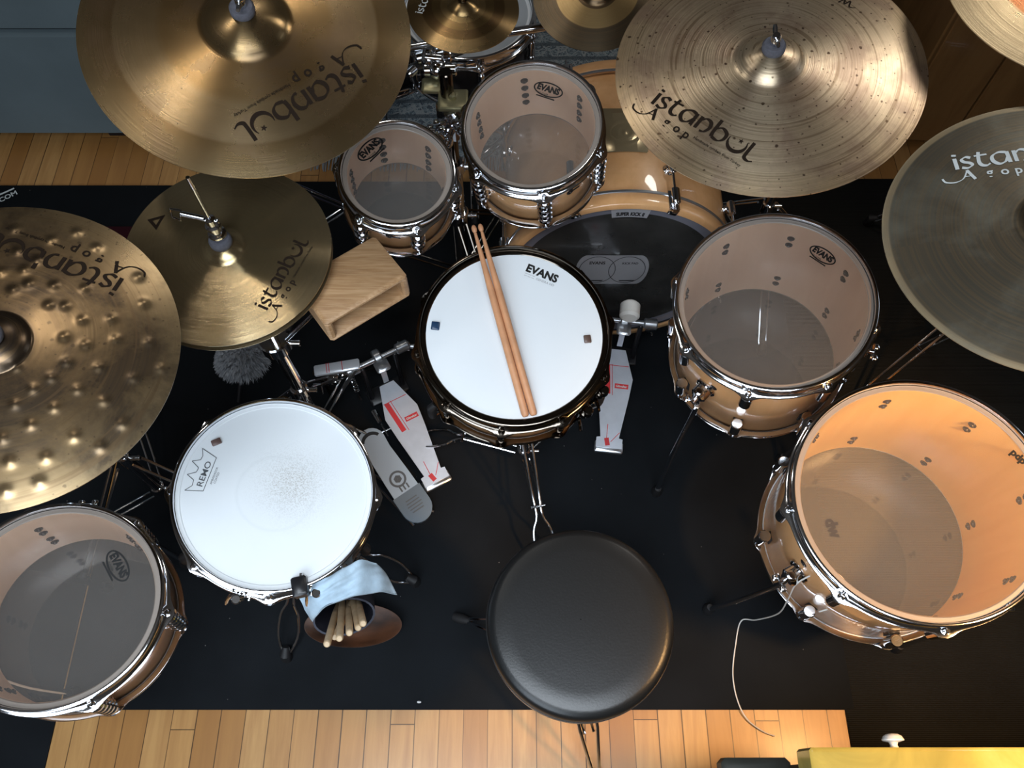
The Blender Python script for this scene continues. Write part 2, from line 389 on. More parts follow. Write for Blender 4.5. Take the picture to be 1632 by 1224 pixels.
def glyph_word():
    """the cymbal maker's calligraphic wordmark, x-height 1"""
    V = []; Fc = []
    def st(pts, w=.27, dx=0, **k):
        path = spline([(x+dx, y, 0) for x, y in pts], 6) if len(pts) > 2 else [(x+dx, y) for x, y in pts]
        vs, fs = nib([(p[0], p[1]) for p in path], w, **k); b = len(V); V.extend(vs); Fc.extend([tuple(b+i for i in f) for f in fs])
    x = 0
    st([(.12, 0), (.12, 1.02)], .28, x); st([(.0, 1.33), (.28, 1.27)], .17, x, thin=1); x += .42
    st([(.68, .88), (.40, 1.0), (.12, .82), (.22, .58), (.55, .42), (.66, .2), (.35, 0), (0, .10)], .25, x); x += .92
    st([(.35, 1.3), (.26, .9), (.20, .35), (.34, .06), (.62, 0), (.85, .14)], .27, x); st([(0, .98), (.8, 1.0)], .14, x, thin=1); x += .98
    st([(1.0, .95), (.55, 1.02), (.12, .75), (.08, .3), (.4, -.02), (.8, .12), (1.02, .5)], .28, x); st([(1.05, 1.02), (1.08, 0)], .28, x); x += 1.38
    st([(.1, 1.02), (.1, 0)], .28, x); st([(.12, .72), (.45, 1.02), (.85, .92), (1.0, .5), (.82, .08), (.5, -.02)], .28, x); x += 1.28
    st([(.08, 1.5), (.1, .4), (.18, .05)], .28, x); st([(.12, .72), (.5, 1.0), (.98, .78), (1.02, .3), (.7, 0), (.2, .06)], .28, x); x += 1.25
    # crescent
    n = 22; b = len(V)
    for i in range(n+1):
        a = R(165+i/n*230); w = .03+.15*math.sin(PI*i/n)
        for q in (.70+w*.6, .70-w): V.append((x+.72+math.cos(a)*q, .62+math.sin(a)*q*1.0))
    Fc.extend([(b+2*i, b+2*i+1, b+2*i+3, b+2*i+2) for i in range(n)])
    b = len(V); V.append((x+.85, .88))
    for i in range(10):
        a = R(90+36*i); q = .22 if i % 2 == 0 else .09; V.append((x+.85+math.cos(a)*q, .88+math.sin(a)*q))
    Fc.extend([(b, b+1+i, b+1+(i+1) % 10) for i in range(10)]); x += 1.55
    st([(.12, 1.3), (.12, .25), (.2, -.02), (.5, -.1), (.8, .05)], .27, x); x += .85
    return V, Fc, x
GW = glyph_word()
def swash():
    V = []; Fc = []
    for pts, w_ in (([(-1.25, .35, 0), (-1.1, .02, 0), (-.55, -.1, 0), (-.05, .12, 0), (.28, .72, 0)], .13), ([(.28, .78, 0), (.62, -.05, 0)], .20), ([(.02, .26, 0), (.52, .26, 0)], .09)):
        p = spline(pts, 6) if len(pts) > 2 else [Vector(q) for q in pts]; vs, fs = nib([(q[0], q[1]) for q in p], w_); b = len(V); V += vs; Fc += [tuple(b+i for i in f) for f in fs]
    return V, Fc
class Print:
    """ink laid on a surface: local frame from two photo points on the thing's plane, following height zf"""
    def __init__(s, q, base, p0, p1, zf, lift=.0006):
        L = lambda p: q.inverted() @ (p-base)
        a, b = L(p0), L(p1); s.o = Vector((a.x, a.y)); d = Vector((b.x-a.x, b.y-a.y)); s.len = d.length
        s.x = d.normalized(); s.y = Vector((-s.x.y, s.x.x)); s.zf = zf; s.mb = MB(); s.lift = lift
    def put(s, vf, dx=0, dy=0, k=1.0):
        vs, fs = vf[0], vf[1]; out = []
        for x, y in vs:
            q = s.o+s.x*(x*k+dx)+s.y*(y*k+dy); out.append((q.x, q.y, s.zf(q.x, q.y)+s.lift))
        s.mb.add(out, fs); return s
    def build(s, name, mat, parent): return s.mb.build(name, mat, parent)
def word_on(cyb, p0, p1, mat, small=True, name='printed_logo'):
    pr = cyb['print'](p0, p1); k = pr.len/GW[2]; pr.put(GW, k=k)
    if small:
        pr.put(swash(), .35*k, -1.0*k, k*1.05)
        for i, ch in enumerate('gop'): pr.put(text2d(ch, 1, .02), (1.75+i*.85)*k, -(.95+.05*i)*k, k*.95)
        pr.put(text_fit('Handmade cymbals from Turkey', 3.9*k, .012), 4.25*k, -.75*k)
    return pr.build(name, mat, cyb['o'])
def ring_band(ra, rb, ell=1.0, n=40):
    vs = []; fs = []
    for i in range(n):
        a = 2*PI*i/n; vs += [(math.cos(a)*ra, math.sin(a)*ra*ell), (math.cos(a)*rb, math.sin(a)*(ra*ell-(ra-rb)))]
    for i in range(n): j = (i+1) % n; fs.append((2*i, 2*i+1, 2*j+1, 2*j))
    return vs, fs

# ------------------------------------------------------------------ room
def struct(name, mb, mat):
    o = mb.build(name, mat); o['kind'] = 'structure'; return o
struct('floor', MB().box((.1, .6, -.05), (5.6, 5.4, .1)), M['floor'])
struct('ceiling', MB().box((.1, .6, 2.75), (5.6, 5.4, .1)), M['ceil'])
struct('wall_far', MB().box((.1, 3.35, 1.35), (5.6, .1, 2.7)), M['wall'])
struct('wall_left', MB().box((-2.75, .6, 1.35), (.1, 5.4, 2.7)), M['wall'])
wr = MB(); wr.box((2.95, .6, .55), (.1, 5.4, 1.1)).box((2.95, .6, 2.5), (.1, 5.4, .4)).box((2.95, -.6, 1.7), (.1, 3.0, 1.2)).box((2.95, 2.55, 1.7), (.1, 1.5, 1.2))
struct('wall_right', wr, M['wall'])
wb = MB(); wb.box((.1, -1.35, .55), (5.6, .1, 1.1)).box((.1, -1.35, 2.6), (5.6, .1, .2)).box((-2.15, -1.35, 1.8), (1.1, .1, 1.4)).box((1.45, -1.35, 1.8), (2.9, .1, 1.4))
struct('wall_near', wb, M['wall'])
def window(name, o, w_, h_, rot):
    m = MB(); t = .05
    for sx in (-1, 1): m.box((sx*(w_/2-t/2), 0, 0), (t, .08, h_), bev=.006)
    for sz in (-1, 1): m.box((0, 0, sz*(h_/2-t/2)), (w_, .08, t), bev=.006)
    m.box((0, 0, 0), (.035, .05, h_-.08), bev=.005).box((0, 0, 0), (w_-.08, .05, .03), bev=.005)
    m.xf(Matrix.Translation(o) @ Matrix.Rotation(rot, 4, 'Z')); struct(name, m, M['trim'])
window('window_1', (-.80, -1.35, 1.80), 1.6, 1.4, 0)
window('window_2', (2.95, 1.35, 1.7), .9, 1.2, PI/2)
struct('baseboard_far', MB().box((.1, 3.285, .06), (5.4, .02, .12)), M['trim'])

def slab(name, x0, x1, y0, y1, z0, z1, mat, label, cat, kind=None, bev=.002):
    o = empty(name, ((x0+x1)/2, (y0+y1)/2, z0), None, label, cat)
    b = MB().box((0, 0, (z1-z0)/2), (x1-x0, y1-y0, z1-z0), bev=bev).build('pile', mat, o); return o, b
def flat(name, x0, x1, y0, y1, z0, z1, mat, label, cat):
    o = MB().box((0, 0, (z1-z0)/2), (x1-x0, y1-y0, z1-z0), bev=.002).build(name, mat); o.location = ((x0+x1)/2, (y0+y1)/2, z0); return tag(o, label, cat)
flat('rug', -1.03, .781, .165, 1.70, 0, .007, M['rug_black'], 'large black felt carpet lying under the whole drum kit', 'rug')
flat('rubber_mat', .760, 2.1, -.35, 1.712, 0, .006, M['mat_ribbed'], 'ribbed black rubber mat on the floor to the right of the black carpet', 'mat')
lm = empty('carpet', (-1.8, .75, 0), None, 'black carpet with a white printed web address at its corner, left of the main carpet', 'rug')
MB().box((0, 0, .0035), (1.53, 1.87, .007), bev=.002).build('pile', M['rug_black'], lm)
pa, pb = P(-42, 343, .008), P(28, 309, .008)
pr = Print(Quaternion(), Vector(lm.location), pa, pb, lambda x, y: .0072); pr.put(text_fit('MEDER.COM', pr.len, .02)); pr.build('printed_text', M['print_white'], lm)
pa, pb = P(-20, 320, .008), P(23, 301, .008)
pr = Print(Quaternion(), Vector(lm.location), pa, pb, lambda x, y: .0072); pr.put(([(-.05, 0), (pr.len, 0), (pr.len, .006), (-.05, .006)], [(0, 1, 2, 3)])); pr.build('printed_stripe', M['print_white'], lm)
pr = Print(Quaternion(), Vector(lm.location), pa, pb, lambda x, y: .0070); pr.put(([(-.05, .006), (pr.len*.6, .006), (-.05, .045)], [(0, 1, 2)])); pr.build('printed_corner', M['print_grey'], lm)
flat('folded_cloth', -1.40, -1.12, 1.30, 1.52, .0075, .016, M['maroon'], 'maroon cloth lying on the black carpet behind the hammered cymbal', 'cloth')
# patterned rug
pe = empty('patterned_rug', (.17, 2.48, 0), None, 'blue and grey oriental rug with pale fringe behind the drums', 'rug')
MB().box((0, 0, .005), (1.60, 1.36, .010), bev=.002).build('pile', M['persian'], pe)
fr = MB()
for i in range(230):
    x = -.8+1.6*(i+random.random()*.6)/230; q = random.uniform(-.006, .006)
    fr.tube([(x, -.68, .007), (x+q*.5, -.70, .008), (x+q, -.728-random.random()*.01, .003)], [.0024, .0022, .0015], 4)
tag(fr.build('fringe', simple('grey_fringe_yarn', (.32, .35, .37), .95), pe), kind='stuff')

# sofa / daybed behind on the left
so = empty('sofa', (-1.55, 2.42, 0), None, 'low blue-grey upholstered sofa standing behind the drums at the left', 'sofa')
MB().box((0, 0, .24), (2.0, 1.14, .38), bev=.008).build('seat_base', M['sofa'], so)
MB().box((0, .0, .494), (1.995, 1.134, .13), bev=.02).build('seat_cushion', M['sofa'], so)
MB().box((0, .62, .58), (2.0, .2, .9), bev=.05).build('backrest', M['sofa'], so)
for sx in (-.85, .28, .9): MB().box((sx, -.50, .025), (.06, .06, .05), bev=.004).build('leg', M['black_metal'], so)
MB().box((.0, .45, .025), (.06, .06, .05), bev=.004).build('leg', M['black_metal'], so)
# wooden cabinet behind on the right
q = Quaternion((0, 0, 1), R(-4)); ca = empty('cabinet', (1.78, 2.05, 0), q, 'brown wooden cabinet with tall plain doors behind the ride cymbal, right', 'cabinet')
MB().box((0, .02, .62), (1.16, .50, 1.2), bev=.006).build('body', M['cabinet'], ca)
MB().box((0, .02, .02), (1.12, .46, .04), bev=.003).build('plinth', M['cabinet'], ca)
for i in range(6):
    x_ = -.58+.0967+i*.1933; d = MB().box((x_, -.24, .62), (.188, .02, 1.16), bev=.003).build('door', M['cabinet'], ca)
    kx_ = x_+(.06 if i % 2 == 0 else -.06); MB().rcyl((kx_, -.25, .68), (kx_, -.275, .68), .010, .004).build('knob', M['steel'], d)

# lumpy cloth helper
def lump(name, c, size, mat, seed, label, cat, rot=0):
    random.seed(seed); m = MB(); n = 28; ph = [random.uniform(0, 6) for _ in range(6)]
    vs = []; fs = []; k = 14
    for i in range(k+1):
        a = PI*i/k
        for j in range(n):
            b = 2*PI*j/n; sx = lambda t: math.copysign(abs(t)**.55, t)
            rr = 1+.05*math.sin(3*b+ph[0]+2*a)+.04*math.sin(5*b+ph[1])+.04*math.sin(4*a+ph[2])
            vs.append((size[0]/2*sx(math.sin(a))*sx(math.cos(b))*rr, size[1]/2*sx(math.sin(a))*sx(math.sin(b))*rr, size[2]/2*(1-sx(math.cos(a))*(1+.04*math.sin(3*b)*math.sin(a)))))
    for i in range(k):
        for j in range(n): l = (j+1) % n; fs.append((i*n+j, i*n+l, (i+1)*n+l, (i+1)*n+j))
    m.add(vs, fs); o = m.build(name, mat, sharp=1.5); o.location = c; o.rotation_euler = (0, 0, rot); return tag(o, label, cat)
lump('duffel_bag', (.90, 2.36, .0), (.50, .50, .60), M['navy'], 3, 'navy blue cloth bag slumped beside the wooden cabinet', 'bag', .2)
lump('dark_backpack', (.98, 1.90, .0), (.30, .24, .30), simple('dark_olive_cloth', (.010, .012, .008), .9, nscale=12, namp=.6), 5, 'small dark backpack on the floor in front of the navy bag', 'bag')

# ------------------------------------------------------------------ drums
def hoop_profile(Rr, top, flip):
    # (r, depth from the hoop's outer rim); three bends like pressed steel
    pr = [(Rr-.0075, .004), (Rr-.006, .0005), (Rr-.003, 0), (Rr, .0015), (Rr, .004), (Rr-.003, .0055), (Rr-.0045, .009), (Rr-.0045, .027), (Rr-.001, .0315), (Rr+.0045, .0325), (Rr+.0045, .0345), (Rr-.003, .0345), (Rr-.0068, .030), (Rr-.0068, .010)]
    return [(r, top-d if not flip else top+d) for r, d in pr]
def hoop(name, Rr, z, flip, lugs, mat, parent, ears=.011):
    def mod(i, a):
        if i in (8, 9, 10):
            s = 0
            for l in lugs:
                d = (a-l+PI) % (2*PI)-PI; s = max(s, math.exp(-(d*Rr/.017)**2))
            return ears*s*(1 if i != 8 else .55)
        return 0
    return MB().lathe(hoop_profile(Rr, z, flip), 144, True, mod=mod).build(name, mat, parent, sharp=1.0)
def quat(tilt):
    n = Vector((tilt[0], tilt[1], 1)).normalized(); return Vector((0, 0, 1)).rotation_difference(n), n
def lug_meshes(kind, Rs, T):
    """lug bodies on the shell at angle 0 (x axis), local frame of the drum"""
    x = Rs+.013; out = []
    if kind == 'short':       # separate small tube lugs top and bottom
        for z0, z1 in ((T-.092, T-.048), (.048, .092)):
            m = MB(); m.rcyl((x+.001, 0, z0-.003), (x+.001, 0, z1+.003), .0125, .002, 18); m.box((Rs+.005, 0, (z0+z1)/2), (.012, .013, .022), bev=.002); out.append(m)
    elif kind == 'tube':      # one slim tube the height of the shell
        m = MB(); m.rcyl((x, 0, .045), (x, 0, T-.045), .0065, .0015, 16)
        for z in (.06, T-.06): m.rcyl((x, 0, z-.011), (x, 0, z+.011), .0088, .002, 16); m.box((Rs+.004, 0, z), (.014, .012, .014), bev=.002)
        out.append(m)
    else:                     # heavy ribbed lug
        m = MB(); m.rcyl((x, 0, .040), (x, 0, T-.040), .0085, .0015, 16); k = max(2, int((T-.09)/.022))
        for i in range(k):
            z = .048+(T-.096)*(i+.5)/k; m.rcyl((x, 0, z-.007), (x, 0, z+.007), .0150, .0025, 16); m.box((Rs+.004, 0, z), (.014, .024, .012), bev=.002)
        out.append(m)
    return out
def drum(name, label, c, tilt, Rr, T, nl, a0, kind='short', hoopm='chrome', shellm='maple', liner='maple_in', top='film_top', bot='film_bottom', screws='pairs', cat='drum', wire=False, group=None):
    q, n = quat(tilt); c = Vector(c); base = c-n*T
    o = empty(name, base, q, label, cat, group); Rs = Rr-.0125
    lugs = [R(a0)+2*PI*i/nl for i in range(nl)]
    z0, z1 = .011, T-.011
    prof = [(Rs-.006, z0+.006), (Rs-.003, z0), (Rs, z0+.004), (Rs, z1-.004), (Rs-.003, z1), (Rs-.006, z1-.006)]
    MB().lathe(prof, 128, True, mids=[1, 0, 0, 0, 1, 1]).build('shell', [M[shellm], M[liner]], o, sharp=1.2)
    def head(nm, z, s, mat):
        m = MB(); m.disc(Rs-.004, z, 128, up=s > 0)
        h = m.build(nm, M[mat], o)
        MB().lathe([(Rs-.0045, z), (Rs-.001, z+s*.0008), (Rs+.0015, z-s*.004), (Rs+.003, z-s*.012), (Rs+.0055, z-s*.012), (Rs+.0055, z-s*.002), (Rs+.0045, z+s*.0015), (Rs-.0030, z+s*.0014)], 96, True).build('collar', M['collar'] if mat in ('film_top', 'film_bottom') else M['coated'] if hoopm == 'chrome' else M['dark_chrome'], h)
        return h
    hd = head('batter_head', z1+.0004, 1, top); head('resonant_head', z0-.0004, -1, bot)
    hoop('top_hoop', Rr, T, False, lugs, M[hoopm], o); hoop('bottom_hoop', Rr, 0, True, lugs, M[hoopm], o)
    ms = lug_meshes(kind, Rs, T); x = Rs+.0165; hw = 'chrome' if hoopm == 'chrome' else 'dark_chrome'
    ends = [(1, T-.0325), (-1, .0325)]; zscr = {'column': [T-.040, T-.066, T-.093, T-.118], 'pairs': [T-.060, T-.086, .086, .060], 'none': []}[screws]
    for li, lmb in enumerate(ms):
        l0 = lmb.build('lug', M[hoopm], o)
        mine = ends if len(ms) == 1 else [ends[li]]
        for s_, zz in mine:
            t = MB(); t.tube([(x, 0, zz-s_*.03), (x, 0, zz), (x, 0, zz+s_*.0005), (x, 0, zz+s_*.004), (x, 0, zz+s_*.0045), (x, 0, zz+s_*.013), (x, 0, zz+s_*.014)], [.0028, .0028, .0068, .0068, .0042, .0042, .0032], 12)
            t.build('tension_rod', M[hw], l0)
            g = MB(); z = T*.5+s_*(T*.5-(.070 if kind != 'tube' else .06)); g.box((Rs+.0008, 0, z), (.0025, .021, .040 if kind == 'short' else .030), bev=.001); g.build('gasket', M['rubber'], l0)
        for z in (zscr if len(ms) == 1 else (zscr[:2] if li == 0 else zscr[2:])):
            w_ = MB(); w_.tube([(Rs-.0058, 0, z), (Rs-.0080, 0, z), (Rs-.0082, 0, z), (Rs-.0110, 0, z)], [.0078, .0074, .0044, .0036], 12); w_.build('lug_screw', M['screw'], l0)
        l0.rotation_euler = (0, 0, lugs[0])
        for a in lugs[1:]: dup(l0, o, rotz=a)
    d = dict(o=o, q=q, n=n, base=base, c=c, T=T, Rs=Rs, Rr=Rr, zh=z1+.0004, lugs=lugs)
    hp = base+n*d['zh']
    d['print'] = lambda p0, p1, lift=.0007: Print(q, base, on_plane(*p0, hp, n), on_plane(*p1, hp, n), lambda x, y: d['zh'], lift)
    d['pt'] = lambda a, z, r=0: base+q @ Vector((math.cos(a)*(Rs+r), math.sin(a)*(Rs+r), z))
    return d
def vent(d, a, z, badge=False):
    """small metal air vent with a scroll badge on the shell"""
    Rs = d['Rs']; m = MB()
    m.lathe([(.003, 0), (.0035, .002), (.006, .002), (.008, .0005), (.008, -.001), (.003, -.001)], 20, True)
    if badge: m.box((.014, 0, .0008), (.016, .004, .0016), bev=.0006)
    m.xf(Matrix.Rotation(a, 4, 'Z') @ Matrix.Translation((Rs, 0, z)) @ Matrix.Rotation(PI/2, 4, 'Y') @ Matrix.Rotation(PI/2, 4, 'Z'))
    m.build('vent_badge', M['black_metal'], d['o'])
def evans_oval(d, ctr, dirpx, wpx):
    u = Vector(dirpx).normalized(); a = (ctr[0]-u.x*wpx/2, ctr[1]-u.y*wpx/2); b = (ctr[0]+u.x*wpx/2, ctr[1]+u.y*wpx/2)
    pr = d['print'](a, b); L = pr.len
    pr.put(ring_band(L*.5, L*.452, .52), L/2, .0); pr.put(text_fit('EVANS', L*.76, .055, height=L*.22), L*.12, -L*.07)
    pr.put(text_fit('G2 CLEAR', L*.34, .01, height=L*.055), L*.22, -L*.20); pr.put(([(L*.17, -L*.31), (L*.83, -L*.31), (L*.80, -L*.265), (L*.20, -L*.265)], [(0, 1, 2, 3)]))
    pr.build('printed_logo', M['print_black'], d['o'])
tom8 = drum('rack_tom', 'smallest rack tom, natural maple with clear head, behind the wood block', (-.2185, 1.050, .797), (.09, -.235), .111, .155, 6, -68, 'heavy', screws='column', group='maple rack toms')
tom10 = drum('rack_tom', 'mid-size maple rack tom with clear head, in front of the bass drum', (.039, 1.140, .828), (-.066, -.262), .137, .185, 6, -82, 'heavy', screws='column', group='maple rack toms')
snare = drum('snare_drum', 'centre snare drum with smooth white head, black nickel hoops and two sticks on it', (.005, .785, .648), (.03, -.140), .187, .145, 10, -97, 'tube', 'dark_chrome', top='coated', bot='film_bottom', screws='none')
snl = drum('snare_drum', 'left snare drum with worn bluish-white head and chrome hoops', (-.446, .504, .533), (.22, -.115), .187, .105, 8, -88, 'tube', top='coated_worn', screws='none')
ft14 = drum('floor_tom', 'middle maple floor tom with clear head, right of the centre snare', (.510, .853, .660), (-.150, -.118), .190, .325, 8, -110, 'short', group='maple floor toms')
ft16 = drum('floor_tom', 'largest floor tom, inside tinted like orange lamplight, under the right cymbals by the yellow seat', (.704, .452, .660), (-.118, -.088), .216, .375, 8, -88, 'short', liner='maple_lamplit', bot='film_warm', group='maple floor toms')
ftl = drum('floor_tom', 'leftmost floor tom with clear head, cut by the left edge of the photo', (-.790, .290, .573), (.19, -.03), .178, .215, 6, -2, 'heavy', screws='pairs', group='maple floor toms')
evans_oval(tom8, (590, 238), (170, -160), 49); evans_oval(tom10, (874, 143.5), (180, 58), 48)
evans_oval(ft14, (1311, 407), (200, 132), 47); evans_oval(ftl, (188, 902), (70, 135), 54)
pr = snare['print']((837.5, 431.5), (886.5, 451)); pr.put(text_fit('EVANS', pr.len, .045, height=pr.len*.26)); pr.build('printed_logo', M['print_black'], snare['o'])
pr = snare['print']((835, 438.5), (882, 457)); L = pr.len
for i in range(3): pr.put(([(L*i*.12, 0), (L*(i*.12+.10), 0), (L*(i*.12+.10), L*.012), (L*i*.12, L*.012)], [(0, 1, 2, 3)])); pr.put(([(L*i*.12, L*.075), (L*(i*.12+.10), L*.075), (L*(i*.12+.10), L*.087), (L*i*.12, L*.087)], [(0, 1, 2, 3)]))
pr.put(text_fit('GENERA HD', L*.6, .0), L*.40, 0); pr.build('printed_name', M['print_pale'], snare['o'])
# gel dampers stuck on the heads
def damper(d, px, wpx, ang, mat, nm='damper'):
    a = on_plane(px[0], px[1], d['base']+d['n']*d['zh'], d['n']); p = d['q'].inverted() @ (a-d['base'])
    MB().box((0, 0, .0022), (wpx[0], wpx[1], .004), bev=.0012).xf(Matrix.Translation((p.x, p.y, d['zh']+.0002)) @ Matrix.Rotation(ang, 4, 'Z')).build(nm, mat, d['o'])
damper(snare, (694, 520), (.016, .017), -.1, simple('blue_gel', (.02, .05, .11), .3), 'gel_damper'); damper(snare, (936, 541), (.014, .016), .1, simple('brown_gel', (.12, .075, .06), .4), 'gel_damper')
damper(snl, (345, 705), (.018, .012), .5, simple('brown_gel_b', (.13, .08, .07), .4), 'gel_damper')
# crown mark on the left snare
pr = snl['print']((322, 776), (337.5, 737)); L = pr.len; pr.put(text_fit('REMO', L, .012, height=L*.22)); pr.put(text_fit('AMBASSADOR', L*.7, 0), L*.18, -L*.30); pr.put(text_fit('COATED', L*.45, 0), L*.25, -L*.42)
cr = [(-.12*L, -.1*L), (-.25*L, .62*L), (-.02*L, .36*L), (.18*L, .42*L), (.30*L, .70*L), (.42*L, .42*L), (.66*L, .40*L), (.80*L, .72*L), (.90*L, .42*L), (1.02*L, .44*L), (1.38*L, .62*L), (1.17*L, -.1*L)]
cr = [(-.14, -.1), (-.30, .55), (-.06, .36), (.16, .38), (.30, .68), (.48, .40), (.66, .38), (.84, .70), (.98, .42), (1.15, .40), (1.42, .52), (1.22, -.1), (-.14, -.1)]
for i in range(len(cr)-1):
    a = Vector(cr[i])*L; b = Vector(cr[i+1])*L; nn = (b-a).normalized(); nn = Vector((-nn.y, nn.x))*L*.013; pr.put(([tuple(a-nn), tuple(b-nn), tuple(b+nn), tuple(a+nn)], [(0, 1, 2, 3)]))
pr.build('printed_logo', M['print_grey'], snl['o'])
pr = ft16['print']((1609, 722), (1630, 741)); pr.put(text_fit('pdp', pr.len, .05)); pr.build('printed_logo', M['print_black'], ft16['o'])
hp16 = ft16['base']+ft16['n']*.0106
pr = Print(ft16['q'], ft16['base'], on_plane(1314, 829, hp16, ft16['n']), on_plane(1326, 860, hp16, ft16['n']), lambda x, y: .0125); pr.put(text_fit('dw', pr.len, .05)); pr.build('printed_logo', M['print_dark'], ft16['o'])
vent(tom8, R(-98), .075, True); vent(tom10, R(-56), .10, True); vent(ft14, R(-132), .20); vent(ft16, R(-154), .25)
vent(snare, R(-112), .095); vent(snare, R(-72), .095)
# snare wires strainer and butt plate
def strainer(d, a, nm='strainer', mat='chrome'):
    Rs = d['Rs']; m = MB(); z = d['T']*.5
    m.box((Rs+.008, 0, z), (.016, .030, .046), bev=.003).box((Rs+.022, 0, z+.008), (.016, .022, .026), bev=.004).rcyl((Rs+.028, 0, z+.012), (Rs+.028, 0, z+.034), .009, .002)
    m.tube([(Rs+.022, -.016, z), (Rs+.030, -.020, z-.01), (Rs+.036, -.022, z-.03)], .0035, 8); m.box((Rs+.016, .018, z-.012), (.012, .006, .02), bev=.001)
    m.xf(Matrix.Rotation(a, 4, 'Z')).build(nm, M[mat], d['o'])
strainer(snl, R(-63)); strainer(snl, R(-104), 'butt_plate'); strainer(snare, R(-45), mat='dark_chrome'); strainer(snare, R(-30), 'butt_plate', 'dark_chrome')
def snare_wires(d, a):
    m = MB(); L = d['Rs']*.82
    for i in range(20):
        y = -.019+i*.002; m.tube([(-L, y, .0088), (L, y, .0088)], .0007, 4)
    for s_ in (-1, 1): m.box((s_*L, 0, .0085), (.012, .042, .002))
    m.xf(Matrix.Rotation(a, 4, 'Z')).build('snare_wires', M['steel'], d['o'])
snare_wires(snare, R(-40)); snare_wires(snl, R(-63))

# floor tom legs with brackets
def tom_leg(d, a, zb, foot, lit=1):
    q, b, Rs = d['q'], d['base'], d['Rs']; inv = lambda p: q.inverted() @ (Vector(p)-b)
    ca, sa = math.cos(a), math.sin(a); e = Vector((ca, sa, 0)); tq = Vector((-sa, ca, 0)); s0 = e*Rs+Vector((0, 0, zb))
    m = MB(); m.rcyl(s0, s0+e*.006, .024, .002, 24); m.rcyl(s0+e*.004, s0+e*.030, .018, .004, 20)
    m.rcyl(s0+e*.024-tq*.004+Vector((0, 0, -.022)), s0+e*.024+Vector((0, 0, .020)), .010, .002, 14)
    br = m.build('leg_bracket', M['chrome'], d['o'])
    wn = MB(); w0 = s0+e*.030-Vector((0, 0, .004)); wn.rcyl(w0, w0+e*.014, .006, .001, 12); wn.box(w0+e*.016+tq*.012, (.012, .012, .007), bev=.002); wn.box(w0+e*.016-tq*.012, (.012, .012, .007), bev=.002)
    wn.rcyl(w0+e*.010-tq*.018, w0+e*.014+tq*.018, .0038, .001, 8); wn.build('wing_screw', M['chrome'], br)
    ft = inv(foot); top = s0+e*.024+Vector((0, 0, .028)); mid = s0+e*.026+Vector((0, 0, -.10)); pth = spline([top, s0+e*.024, mid, mid+(ft-mid)*.5+e*.012, ft+Vector((0, 0, .01))], 5)
    lg = MB().tube(pth, .0062, 12).build('leg', M['chrome'], d['o'])
    up = q.inverted() @ Vector((0, 0, 1)); MB().tube([ft, ft+up*.012, ft+up*.03], [.013, .014, .008], 14).build('rubber_foot', M['rubber'], lg)
def bent(d, specs):
    for a, zb, f in specs: tom_leg(d, R(a), zb, f)
bent(ft14, [(-137, .175, (P(1046, 785, .008))), (-17, .175, (.70, .77, .008)), (103, .175, (.46, 1.07, .008))])
bent(ft16, [(-152, .20, (P(1128, 972, .007))), (-40, .20, (.90, .30, .007)), (80, .20, (.74, .70, .007))])
bent(ftl, [(-150, .10, (-1.00, .20, .008)), (150, .10, (-.98, .44, .008)), (95, .10, (-.80, .50, .008))])

